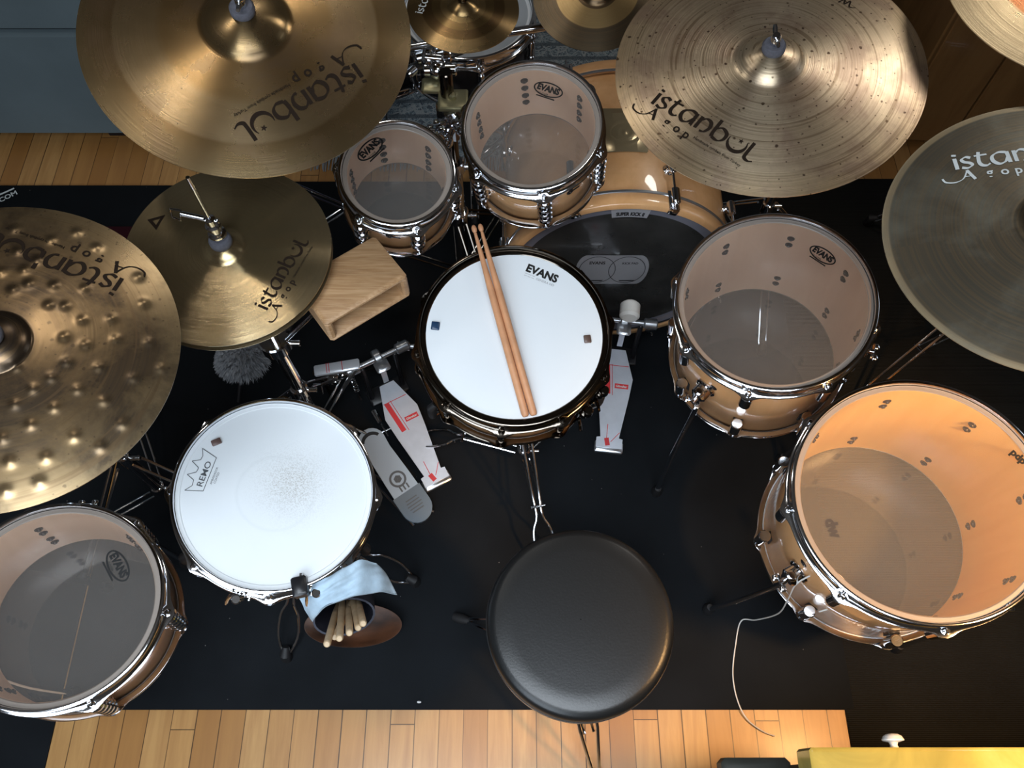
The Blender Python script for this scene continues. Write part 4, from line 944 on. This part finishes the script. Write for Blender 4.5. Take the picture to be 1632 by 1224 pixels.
wm = MB(); wm.tube([(-.045, .010, z0+.066), (-.062, .012, z0+.068), (-.064, .008, z0+.052), (-.052, .006, z0+.046), (-.046, .006, z0+.062)], .0022, 8); wm.rcyl((.004, 0, z0+.05), (.014, 0, z0+.052), .0045, .001, 8); wm.build('wing_screw', M['chrome'], k)
def rounded_board(L, w0, w1, n=10):
    """outline, heel at origin going +x"""
    pts = [];
    for i in range(n+1):
        a = PI/2+PI*i/n; pts.append((w0/2+math.cos(a)*w0/2*1.15, math.sin(a)*w0/2))
    pts += [(L*.45, -w0/2*.95), (L*.75, -w1/2)]
    for i in range(n+1):
        a = -PI/2+PI*i/n; pts.append((L-w1*.55+math.cos(a)*w1*.55, math.sin(a)*w1*.55))
    pts += [(L*.75, w1/2), (L*.45, w0/2*.95)]
    return pts
def frame_mat(heel, toe):
    heel = Vector(heel); toe = Vector(toe); x = (toe-heel).normalized(); y = Vector((0, 0, 1)).cross(x).normalized(); z = x.cross(y)
    return Matrix((x, y, z)).transposed().to_4x4(), (toe-heel).length
# grey pedal of the hi-hat
heel = P(676, 826, .03)-hb; toe = P(588, 697, .085)-hb; RM, L = frame_mat(heel, toe); T4 = Matrix.Translation(heel) @ RM
L = L+.02
fb = MB(); fb.prism(rounded_board(L, .072, .062), 0, .008, T4); fo = fb.build('footboard', simple('satin_grey_metal', (.40, .48, .56), .42, .2), hs)
MB().prism([(x*.24/L*1.25 if False else x, y) for x, y in [(-.006+.036*(1-math.cos(a))-.004, math.sin(a)*.040) for a in [PI/2*(-1)+PI*i/10 for i in range(11)]]], -.004, .012, T4)
hp_ = [(.034-math.cos(a)*.040, math.sin(a)*.039) for a in [-PI/2+PI*i/12 for i in range(13)]]+[(.080, .039), (.080, -.039)]
hm_ = MB().prism(hp_, -.010, .0085, T4).build('heel_plate', simple('dark_grey_heel', (.13, .17, .21), .5), fo)
g = MB()
for i in range(5): g.box(T4 @ Vector((.026+i*.008, 0, .0092)), (.003, .040-.004*abs(i-2), .0016), RM.to_3x3())
g.build('grip_ridges', M['print_grey'], hm_)
lg_ = MB()
def ringy(mb, cx, r0, r1, z, n=28):
    vs = []; fs = []
    for i in range(n): a = 2*PI*i/n; vs += [T4 @ Vector((cx+math.cos(a)*r0, math.sin(a)*r0, z)), T4 @ Vector((cx+math.cos(a)*r1, math.sin(a)*r1, z))]
    for i in range(n): j = (i+1) % n; fs.append((2*i, 2*i+1, 2*j+1, 2*j))
    mb.add(vs, fs)
ringy(lg_, .118, .0215, .016, .0086); ringy(lg_, .118, .0105, .0005, .0086, 6)
for dy in (-.012, -.002, .008): lg_.box(T4 @ Vector((.0915, dy, .0086)), (.014, .004, .0008), RM.to_3x3())
lg_.build('printed_badge', M['print_grey'], fo)
cm = MB(); 
vs = []; fs = []; nn = 14
for i in range(nn+1): a = R(-70+140*i/nn); vs += [T4 @ Vector((L-.036+math.cos(a)*.017, math.sin(a)*.020, .0087)), T4 @ Vector((L-.036+math.cos(a)*.026, math.sin(a)*.028, .0087))]
for i in range(nn): fs.append((2*i, 2*i+1, 2*i+3, 2*i+2))
cm.add(vs, fs); cm.build('toe_slot', M['print_black'], fo)
lk = MB(); tp = T4 @ Vector((L-.01, 0, .004)); lk.tube([tp, Vector((0, 0, .20))], .004, 8); lk.tube([T4 @ Vector((0, .03, -.012)), Vector((0, .02, .02))], .004, 8).tube([T4 @ Vector((0, -.03, -.012)), Vector((0, -.02, .02))], .004, 8); lk.build('pedal_linkage', M['chrome'], hs)

# kick pedals with silver footboards and red lines
def kick_pedal(label, heel, toe, side=1, beater=True, w0=.070, w1=.056):
    heel = Vector(heel); o = empty('kick_pedal', (heel.x, heel.y, .007), None, label, 'pedal'); B = Vector((heel.x, heel.y, .007))
    RM, L = frame_mat(heel-B, Vector(toe)-B); T4 = Matrix.Translation(heel-B) @ RM; m3 = RM.to_3x3()
    pts = [(-.004, -.034), (.022, -.034), (.024, -.024), (L*.5, -.040), (L*.70, -.046), (L, -.020), (L, .020), (L*.70, .046), (L*.5, .040), (.024, .024), (.022, .034), (-.004, .034)]
    fb = MB().prism(pts, 0, .005, T4).build('footboard', simple('brushed_aluminium_board', (.60, .63, .69), .34, .45, nscale=40, namp=.05), o)
    pt = MB()
    def bar(x, y, lx, ly, a=0): pt.box(T4 @ Vector((x, y, .0054)), (lx, ly, .0006), m3 @ Matrix.Rotation(a, 3, 'Z'))
    bar(.012, side*.006, .020, .012, .25*side); bar(.034, side*.008, .050, .0016, .0); bar(.026, -side*.014, .0016, .034, .9*side)
    bar(L*.68, side*.020, L*.30, .013, .10*side); bar(L*.68, side*.008, L*.32, .0016, .10*side); bar(L*.83, 0, .0016, .064, 0)
    bar(L*.62, -side*.018, .013, .036, 0); pt.build('red_stripes', M['print_red'], fb)
    MB()
    vs, fs = text_fit('Gibraltar', .030, .03); t2 = MB(); t2.add([T4 @ (Matrix.Translation((L*.62-.003, -side*.018+.015, .0062)) @ Matrix.Rotation(-PI/2, 4, 'Z') @ Vector((x, y, 0))) for x, y in vs], fs); t2.build('printed_name', M['print_white'], fb)
    # base, hinge, posts, axle, cam and beater
    e = Vector(((toe-heel).x, (toe-heel).y, 0)).normalized(); t = Vector((-e.y, e.x, 0)); tz = Vector(toe).z; g = e*((Vector(toe)-heel).xy.length)
    MB().box(e*.0-Vector((0, 0, -.008)), (.030, .074, .014), Matrix.Rotation(math.atan2(e.y, e.x), 3, 'Z'), bev=.003).build('heel_hinge', M['steel'], o)
    rt = Matrix.Rotation(math.atan2(e.y, e.x), 3, 'Z'); pm = MB(); p0 = g+e*.015
    for s_ in (-1, 1): pm.box(p0+t*s_*.045+Vector((0, 0, .095)), (.016, .012, .19), rt, bev=.003)
    pm.box(p0+Vector((0, 0, .01)), (.05, .11, .012), rt, bev=.003); pm.build('post', M['black_metal'], o)
    a = MB(); z = .195; a.rcyl(p0-t*.085+Vector((0, 0, z)), p0+t*.085+Vector((0, 0, z)), .007, .001, 12); a.rcyl(p0-t*.085+Vector((0, 0, z)), p0-t*.05+Vector((0, 0, z)), .014, .003, 16); a.rcyl(p0+t*.050+Vector((0, 0, z)), p0+t*.085+Vector((0, 0, z)), .014, .003, 16)
    a.build('axle', M['steel'], o)
    c = MB(); c.rcyl(p0-t*.010+Vector((0, 0, z)), p0+t*.010+Vector((0, 0, z)), .024, .003, 24); c.box(p0-e*.022+Vector((0, 0, z-.045)), (.004, .014, .09), rt); c.box(p0-e*.03+Vector((0, 0, z+.010)), (.034, .036, .010), rt, bev=.004); c.build('cam_and_strap', M['steel'], o)
    if beater:
        b0 = p0+Vector((0, 0, z+.01)); b1 = b0-e*.055+Vector((0, 0, .13)); bt = MB(); bt.tube([b0, b1], .004, 10); bo = bt.build('beater_shaft', M['chrome'], o)
        MB().rcyl(b1-t*.0+e*.020, b1-e*.022, .024, .006, 20).build('beater', M['white_plastic'], bo)
    sp = MB(); s0 = p0+t*side*.075; sp.tube([s0+Vector((0, 0, z)), s0+e*.012+Vector((0, 0, z-.03))], .004, 8)
    N = 60; sp.tube([s0+e*.012+Vector((math.cos(i*.9)*.006, math.sin(i*.9)*.006, z-.03-i*.0018)) for i in range(N)], .0014, 5); sp.tube([s0+e*.012+Vector((0, 0, z-.03-N*.0018)), s0+Vector((0, 0, .03))], .0035, 8); sp.build('spring', M['chrome'], o)
    return o
kick_pedal('silver bass drum pedal with red stripes between the centre snare and floor tom', P(970, 712, .020), P(985, 558, .075), 1)
kick_pedal('slanting silver double-pedal footboard with red stripes left of the centre snare', P(696, 766, .020), P(616, 612, .085), 1, beater=False)
# drive shaft and stray lever
dv = MB(); 
ds = empty('drive_shaft', P(655, 600, .02), None, 'thin steel drive shaft lying behind the centre snare between the two kick pedals', 'shaft')
b0 = Vector(ds.location); MB().tube([Vector((0, 0, .17)), P(960, 560, .18)-b0], .006, 10).build('shaft', M['steel'], ds)
for p in (Vector((0, 0, .17)), P(960, 560, .18)-b0): MB().rcyl(p-Vector((.018, 0, 0)), p+Vector((.018, 0, 0)), .013, .003, 14).build('joint', M['chrome'], ds)
lv = empty('foot_lever', P(535, 640, .007), None, 'short silver toe lever with strut beside the left snare', 'pedal'); b0 = Vector(lv.location)
a, b = P(501, 592, .26)-b0, P(573, 580, .26)-b0; RM, L = frame_mat(a, b)
MB().box((a+b)/2, (L, .028, .012), RM.to_3x3(), bev=.003).build('lever_board', simple('bright_aluminium', (.70, .72, .76), .3, .3), lv)
mm = MB(); 
for f in (.28, .33, .62): mm.box(a+(b-a)*f+Vector((0, 0, .0064)), (.0016, .026, .0008), RM.to_3x3())
mm.build('red_stripes', M['print_red'], lv)
MB().tube([P(569, 586, .25)-b0, P(533, 640, .06)-b0, Vector((0, 0, .004))], .0048, 10).build('strut', M['steel'], lv)
MB().tube([a+Vector((0, 0, -.006)), P(520, 612, .16)-b0, Vector((0, 0, .004))], .007, 10).build('post', M['dark_chrome'], lv)
g = MB(); g.box(P(530, 603, .20)-b0, (.03, .03, .02), bev=.004); g.tube([P(497, 622, .15)-b0, P(500, 612, .17)-b0, P(512, 612, .17)-b0, P(515, 628, .15)-b0], .0022, 8); g.build('spring_clip', M['chrome'], lv)
wk = empty('drum_key', P(614, 690, .0075), None, 'chrome T-shaped drum key lying on the carpet beside the slanting pedal', 'tool'); b0 = Vector(wk.location); zz = Vector((0, 0, .006))
g = MB(); g.tube([P(596, 657, .0075)-b0+zz, P(607, 676, .0075)-b0+zz], .009, 10); g.tube([P(607, 676, .0075)-b0+zz, P(620, 697, .0075)-b0+zz], .003, 8); g.tube([P(604, 693, .0075)-b0+zz, P(626, 683, .0075)-b0+zz], .0028, 8); g.build('key_body', M['chrome'], wk)

# ------------------------------------------------------------------ throne
th = empty('drum_throne', (.122, .272, .0), None, 'round black leatherette drum stool in front of the centre snare', 'stool')
zt = .52
se = MB().lathe([(.001, zt), (.12, zt), (.150, zt-.001), (.160, zt-.004), (.1655, zt-.010), (.1675, zt-.018), (.1678, zt-.024), (.1668, zt-.028), (.1678, zt-.031), (.168, zt-.060), (.165, zt-.068), (.155, zt-.072), (.001, zt-.072)], 160).build('seat', M['leather'], th, sharp=1.5)
MB().lathe([(.1672, zt-.0265), (.1690, zt-.0275), (.1690, zt-.0290), (.1672, zt-.0300)], 128, True).build('piping', M['rubber'], se)
MB().rcyl((0, 0, .06), (0, 0, zt-.07), .016, .003, 18).build('post', M['black_metal'], th)
clamp(th, .27, .022); clamp(th, .10, .022)
def throne_leg(foot):
    f = Vector(foot); e = Vector((f.x, f.y, 0)).normalized(); t = Vector((-e.y, e.x, 0)); m = MB(); re = Vector((f.x, f.y, 0)).length
    for s_ in (-1, 1):
        m.tube([e*.025+t*s_*.022+Vector((0, 0, .26)), e*re*.55+t*s_*.019+Vector((0, 0, .14)), e*(re-.025)+t*s_*.004+Vector((0, 0, f.z+.022))], .0042, 8)
        m.tube([e*.022+t*s_*.010+Vector((0, 0, .10)), e*re*.58+t*s_*.010+Vector((0, 0, .125))], .0036, 8)
    lg = m.build('leg', M['chrome'], th); MB().tube([f+e*.012+Vector((0, 0, .002)), f-e*.006+Vector((0, 0, .010)), f-e*.030+Vector((0, 0, .022))], [.011, .013, .008], 12).build('rubber_foot', M['rubber'], lg)
tB = Vector(th.location)
throne_leg(P(732, 986, .009)-tB); throne_leg(P(957, 1268, .0)-tB); throne_leg(Vector((.16, .20, .009)))

# ------------------------------------------------------------------ sticks
def stick(name, label, butt, tip, mat, r=.0072, group=None):
    butt = Vector(butt); tip = Vector(tip); d = (tip-butt).normalized(); L = (tip-butt).length
    o = empty(name, butt, None, label, 'drumstick', group); m = MB()
    prof = [(0, .0045), (.002, .0062), (.006, r), (.62, r), (.80, r*.72), (.93, r*.45), (.955, r*.42)]
    m.tube([d*L*a if a > .01 else d*a for a, _ in prof], [b for _, b in prof], 14); m.build('shaft', mat, o)
    t = MB(); c = d*L*.978; x, y = perp(d); t.tube([c+d*(.009*math.cos(PI*k/8)*-1) for k in range(9)], [max(.0006, .0052*math.sin(PI*k/8)) for k in range(9)], 12); t.build('tip', mat, o)
    return o
hz = snare['T']; nS = snare['n']; rim = snare['c']
def on_snare(u, v, up): p = on_plane(u, v, snare['base']+nS*(snare['T']+up), nS); return p
def stick_on(b, t, lab):
    bt = on_plane(*b, snare['base']+nS*(snare['zh']+.0085), nS); 
    # rests on the head near its butt and on the far hoop
    e = on_plane(t[0], t[1], snare['base']+nS*(snare['T']+.028), nS); return stick('drumstick', lab, bt, e, M['hickory'], group='pair of drumsticks on the centre snare')
stick_on((838, 664), (754, 359), 'left one of two hickory drumsticks lying side by side across the centre snare')
stick_on((851, 662), (764.5, 357), 'right one of two hickory drumsticks lying side by side across the centre snare')

# stick bag with cloth hanging at the left snare
bg = empty('stick_bag', P(575, 950, .02), None, 'dark stick bag full of drumsticks hanging under the left snare', 'bag'); b0 = Vector(bg.location)
m = MB(); A = P(560, 938, .17)-b0; axis = (P(548, 985, .34)-P(560, 938, .17)).normalized(); x = Vector((1, .2, 0)); x = (x-axis*x.dot(axis)).normalized(); y = axis.cross(x)
def bagring(c, a_, b_, n=28): return [c+x*math.cos(2*PI*k/n)*a_+y*math.sin(2*PI*k/n)*b_ for k in range(n)]
rings = [bagring(A, .030, .018), bagring(A+axis*.03, .048, .028), bagring(A+axis*.11, .056, .034), bagring(A+axis*.19, .062, .038), bagring(A+axis*.190, .058, .034), bagring(A+axis*.06, .045, .024)]
vs = [p for r_ in rings for p in r_]; fs = []
for i in range(5):
    for k in range(28): l = (k+1) % 28; fs.append((i*28+k, i*28+l, (i+1)*28+l, (i+1)*28+k))
fs.append(tuple(range(28))); m.add(vs, fs).build('pouch', M['bag'], bg)
MB().tube([A+axis*.15+y*.03, Vector((snl['pt'](R(-75), .05, .012)-b0))], .004, 8).build('hanging_strap', M['bag'], bg)
ends = [((521, 1027), .50, 'leftmost pale stick butt, lowest of those in the stick bag'), ((541, 1018), .50, 'second pale drumstick from the left in the stick bag'), ((557, 1009), .49, 'third pale drumstick from the left in the stick bag'), ((571, 1001), .455, 'short drumstick set deepest in the bag, between the two right sticks'), ((579, 994), .48, 'rightmost pale drumstick in the stick bag'), ((533, 1016), .44, 'drumstick low behind the two left sticks of the stick bag')]
for i, (px, z, lb) in enumerate(ends):
    tp = P(*px, z); fr_ = b0+A+axis*.03+x*(-.024+.009*i)+y*(.006*((i % 2)*2-1)); stick('drumstick', lb, tp, fr_, M['hickory_pale'], .0068, 'drumsticks in the stick bag')
# cloth
pts = {}
ctl = [[(466, 940, .40), (498, 930, .47), (535, 912, .49), (572, 893, .48), (600, 898, .44)],
       [(478, 955, .40), (503, 944, .47), (545, 925, .49), (585, 907, .47), (614, 912, .42)],
       [(487, 975, .39), (508, 957, .46), (552, 938, .48), (596, 925, .45), (624, 930, .40)],
       [(497, 990, .37), (514, 970, .45), (556, 952, .47), (604, 943, .43), (633, 948, .37)]]
gp = [[P(*p) for p in row] for row in ctl]
rows = [spline(r_, 6) for r_ in gp]; nc = len(rows[0]); cols = [spline([rows[j][i] for j in range(4)], 6) for i in range(nc)]; nr_ = len(cols[0])
cb = cols[0][0].copy(); vs = []; fs = []
for i in range(nc):
    for j in range(nr_):
        p = cols[i][j].copy(); p.z += .003*math.sin(i*1.1+j*.35)+.002*math.sin(j*1.3+i*.4); vs.append(p-cb)
N0 = len(vs); vs += [p-Vector((0, 0, .006)) for p in vs[:N0]]
for i in range(nc-1):
    for j in range(nr_-1): a, b, c_, d_ = i*nr_+j, (i+1)*nr_+j, (i+1)*nr_+j+1, i*nr_+j+1; fs.append((d_, c_, b, a)); fs.append((N0+a, N0+b, N0+c_, N0+d_))
for i in range(nc-1):
    for j in (0, nr_-1): a, b = i*nr_+j, (i+1)*nr_+j; fs.append((a, b, N0+b, N0+a))
for j in range(nr_-1):
    for i in (0, nc-1): a, b = i*nr_+j, i*nr_+j+1; fs.append((a, b, N0+b, N0+a))
co = MB().add(vs, fs).build('cleaning_cloth', M['cloth_blue'], sharp=1.4); co.location = cb; tag(co, 'pale blue cloth draped over the stick bag below the left snare', 'cloth')
# small black clip box at the left snare
bx = empty('clip_box', P(481, 938, .485), None, 'small black clip-on box hanging on the bottom rim of the left snare', 'clip')
MB().box((0, 0, .012), (.028, .036, .024), Matrix.Rotation(.25, 3, 'Z'), bev=.003).build('case', M['black_metal'], bx); MB().tube([(0, .015, .016), (0, .024, .018)], .003, 8).build('clip', M['chrome'], bx)
# bowl-like orange-brown dish on the carpet
dd = MB().lathe([(.001, .004), (.05, .004), (.095, .010), (.118, .022), (.121, .022), (.119, .016), (.095, .003), (.04, .0), (.001, .0)], 96).build('leather_dish', M['brown_pad'], sharp=1.2); dd.scale = (.95, .42, 1); dd.location = (P(565, 1000, .008).x, P(565, 999, .008).y, .0072); tag(dd, 'shallow orange-brown round dish on the carpet under the drumsticks', 'dish')

# wood block
wc = P(559, 446, .80); ww = empty('wood_block', wc-Vector((0, 0, .035)), None, 'oak wood block with a front slot between hi-hat and centre snare', 'wood block')
e0 = (P(657, 441, .80)-P(526, 519, .80)); ang = math.atan2(e0.y, e0.x); Lw = e0.length; Ww = (P(588, 388, .80)-P(657, 441, .80)).length
rt = Matrix.Rotation(ang, 4, 'Z'); m = MB(); hh = .042
m.box((0, .0, .034), (Lw, Ww, .014), bev=.005).box((0, .0, -.020), (Lw, Ww*1.0, .012), bev=.005).box((-Lw/2+.007, 0, .007), (.014, Ww*.99, .050), bev=.004).box((Lw/2-.007, 0, .007), (.014, Ww*.99, .050), bev=.004).box((0, Ww/2-.02, .007), (Lw*.97, .036, .048), bev=.002)
m.xf(rt).build('block', M['oak'], ww)
MB().tube([(0, 0, .0), (-.03, .03, -.03), tuple(hb+Vector((0, 0, .50))-(wc-Vector((0, 0, .035))))], .005, 10).build('mount_rod', M['chrome'], ww)

# grey fleece lying behind the left snare
fl = empty('fleece', P(397, 590, .05), None, 'fluffy grey fleece mallet head under the hi-hat', 'fleece'); m = MB(); m.sphere((0, 0, .06), .055, 20, (1.05, .85, .8)); m.build('core', M['fur'], fl)
random.seed(11); m = MB()
for i in range(2600):
    a = random.uniform(0, 2*PI); b = math.acos(random.uniform(-.2, 1)); d = Vector((math.sin(b)*math.cos(a), math.sin(b)*math.sin(a), math.cos(b))); p = Vector((d.x*.056, d.y*.046, d.z*.043+.06)); t = Vector((random.uniform(-1, 1), random.uniform(-1, 1), random.uniform(-.6, .6)))*.6
    e = (d+t).normalized()*random.uniform(.010, .022); x, y = perp(e); m.add([p-x*.0009, p+x*.0009, p+e*.6+t*.004+x*.0006, p+e+Vector((0, -.006, -.006))], [(0, 1, 2), (0, 2, 3)])
tag(m.build('wool', M['fur'], fl), kind='stuff'); MB().tube([(0, 0, .06), tuple(P(380, 640, .02)-Vector(fl.location))], .006, 8).build('handle', M['black_metal'], fl)

# glossy black cowbell with orange paint beside left floor tom
cbq = P(222, 880, .24); cw = empty('cowbell', cbq, None, 'glossy black bell with an orange patch behind the left floor tom rim', 'cowbell')
m = MB(); RMz = Matrix.Rotation(-1.2, 4, 'Z'); vs = []
for xx, ww_, hh_ in ((-.05, .030, .020), (.05, .046, .034)):
    for k in range(16): a = 2*PI*k/16; s_ = lambda t: math.copysign(abs(t)**.5, t); vs.append(RMz @ Vector((xx, s_(math.cos(a))*ww_, .03+s_(math.sin(a))*hh_)))
m.add(vs, [(k, (k+1) % 16, 16+(k+1) % 16, 16+k) for k in range(16)]+[tuple(reversed(range(16)))]); m.build('bell_body', simple('gloss_black_paint', (.012, .012, .014), .12), cw)
MB().box(RMz @ Vector((-.03, .0, .0565)), (.03, .03, .003), (RMz @ Matrix.Rotation(.2, 4, 'Y')).to_3x3(), bev=.001).build('paint_patch', M['orange'], cw)
MB().tube([(0, 0, .02), tuple(ftl['pt'](R(60), .10, .006)-cbq)], .005, 8).build('mount_rod', M['chrome'], cw)

# white cable
def cable(name, label, pts, r, mat):
    p0 = pts[0].copy(); o = MB().tube([p-p0 for p in spline(pts, 8)], r, 6).build(name, mat, sharp=2); o.location = p0; return tag(o, label, 'cable')
sh = lambda u, v, z: P(u, v, z)
cable('thin_cable', 'thin white cable looped on the largest floor tom and trailing to the floor', [P(1305, 975, .38), P(1340, 962, .42), P(1351, 938, .46), P(1335, 915, .50), P(1305, 913, .50), P(1270, 930, .46), P(1256, 955, .36), P(1240, 978, .20), P(1205, 988, .06), P(1181, 990, .012), P(1172, 1030, .010), P(1168, 1075, .010), P(1175, 1115, .009), P(1190, 1145, .008), P(1215, 1165, .006), P(1235, 1173, .006)], .0016, M['white_plastic'])

# foreground: yellow seat at the bottom right, white knob, dark strip
ys = empty('yellow_seat', (1.05, -.19, 0), Quaternion((0, 0, 1), R(.0)), 'shiny stained yellow vinyl seat at the bottom right corner', 'seat')
g0 = P(1290, 1191, .62); yx0 = g0.x; yw = 1.1
MB().box((yx0+yw/2-1.05, g0.y-.25+.19, .585), (yw, .50, .07), bev=.004).build('cushion', M['gold'], ys)
MB().box((yx0+yw/2-1.05, g0.y-.25+.19, .30), (yw-.04, .46, .50), bev=.006).build('base', M['pad_dark'], ys)
kp = P(1425, 1190, .60)-Vector(ys.location); KM = Matrix.Translation((kp.x, g0.y+.19, kp.z)) @ Matrix.Rotation(-PI/2, 4, 'X')
MB().lathe([(.001, .021), (.009, .020), (.014, .017), (.0168, .012), (.0165, .0105), (.013, .0095), (.007, .008), (.0055, .004), (.007, .0), (.001, -.001)], 32).xf(KM).build('knob', M['white_plastic'], ys)
dk = P(1148, 1207, .45); o = MB().box((0, 0, 0), (.12, .30, .05), bev=.008).build('dark_bench', M['pad_dark']); o.location = (dk.x+.062, dk.y-.15, .425); tag(o, 'dark padded bench end at the bottom edge left of the yellow seat', 'bench')
MB().box((0, 0, -.21), (.10, .2, .40), bev=.004).build('bench_foot', M['black_metal'], o)
# crumbs on carpet
for i, (u, v, s_) in enumerate([(668, 1119, .0035)]):
    cr_ = MB(); cr_.sphere((0, 0, s_*.6), s_, 8, (1.4, .8, .6)); ob = cr_.build('paper_scrap', M['felt_white']); ob.location = P(u, v, .0072); tag(ob, 'tiny white scrap near the front edge of the black carpet', 'scrap')
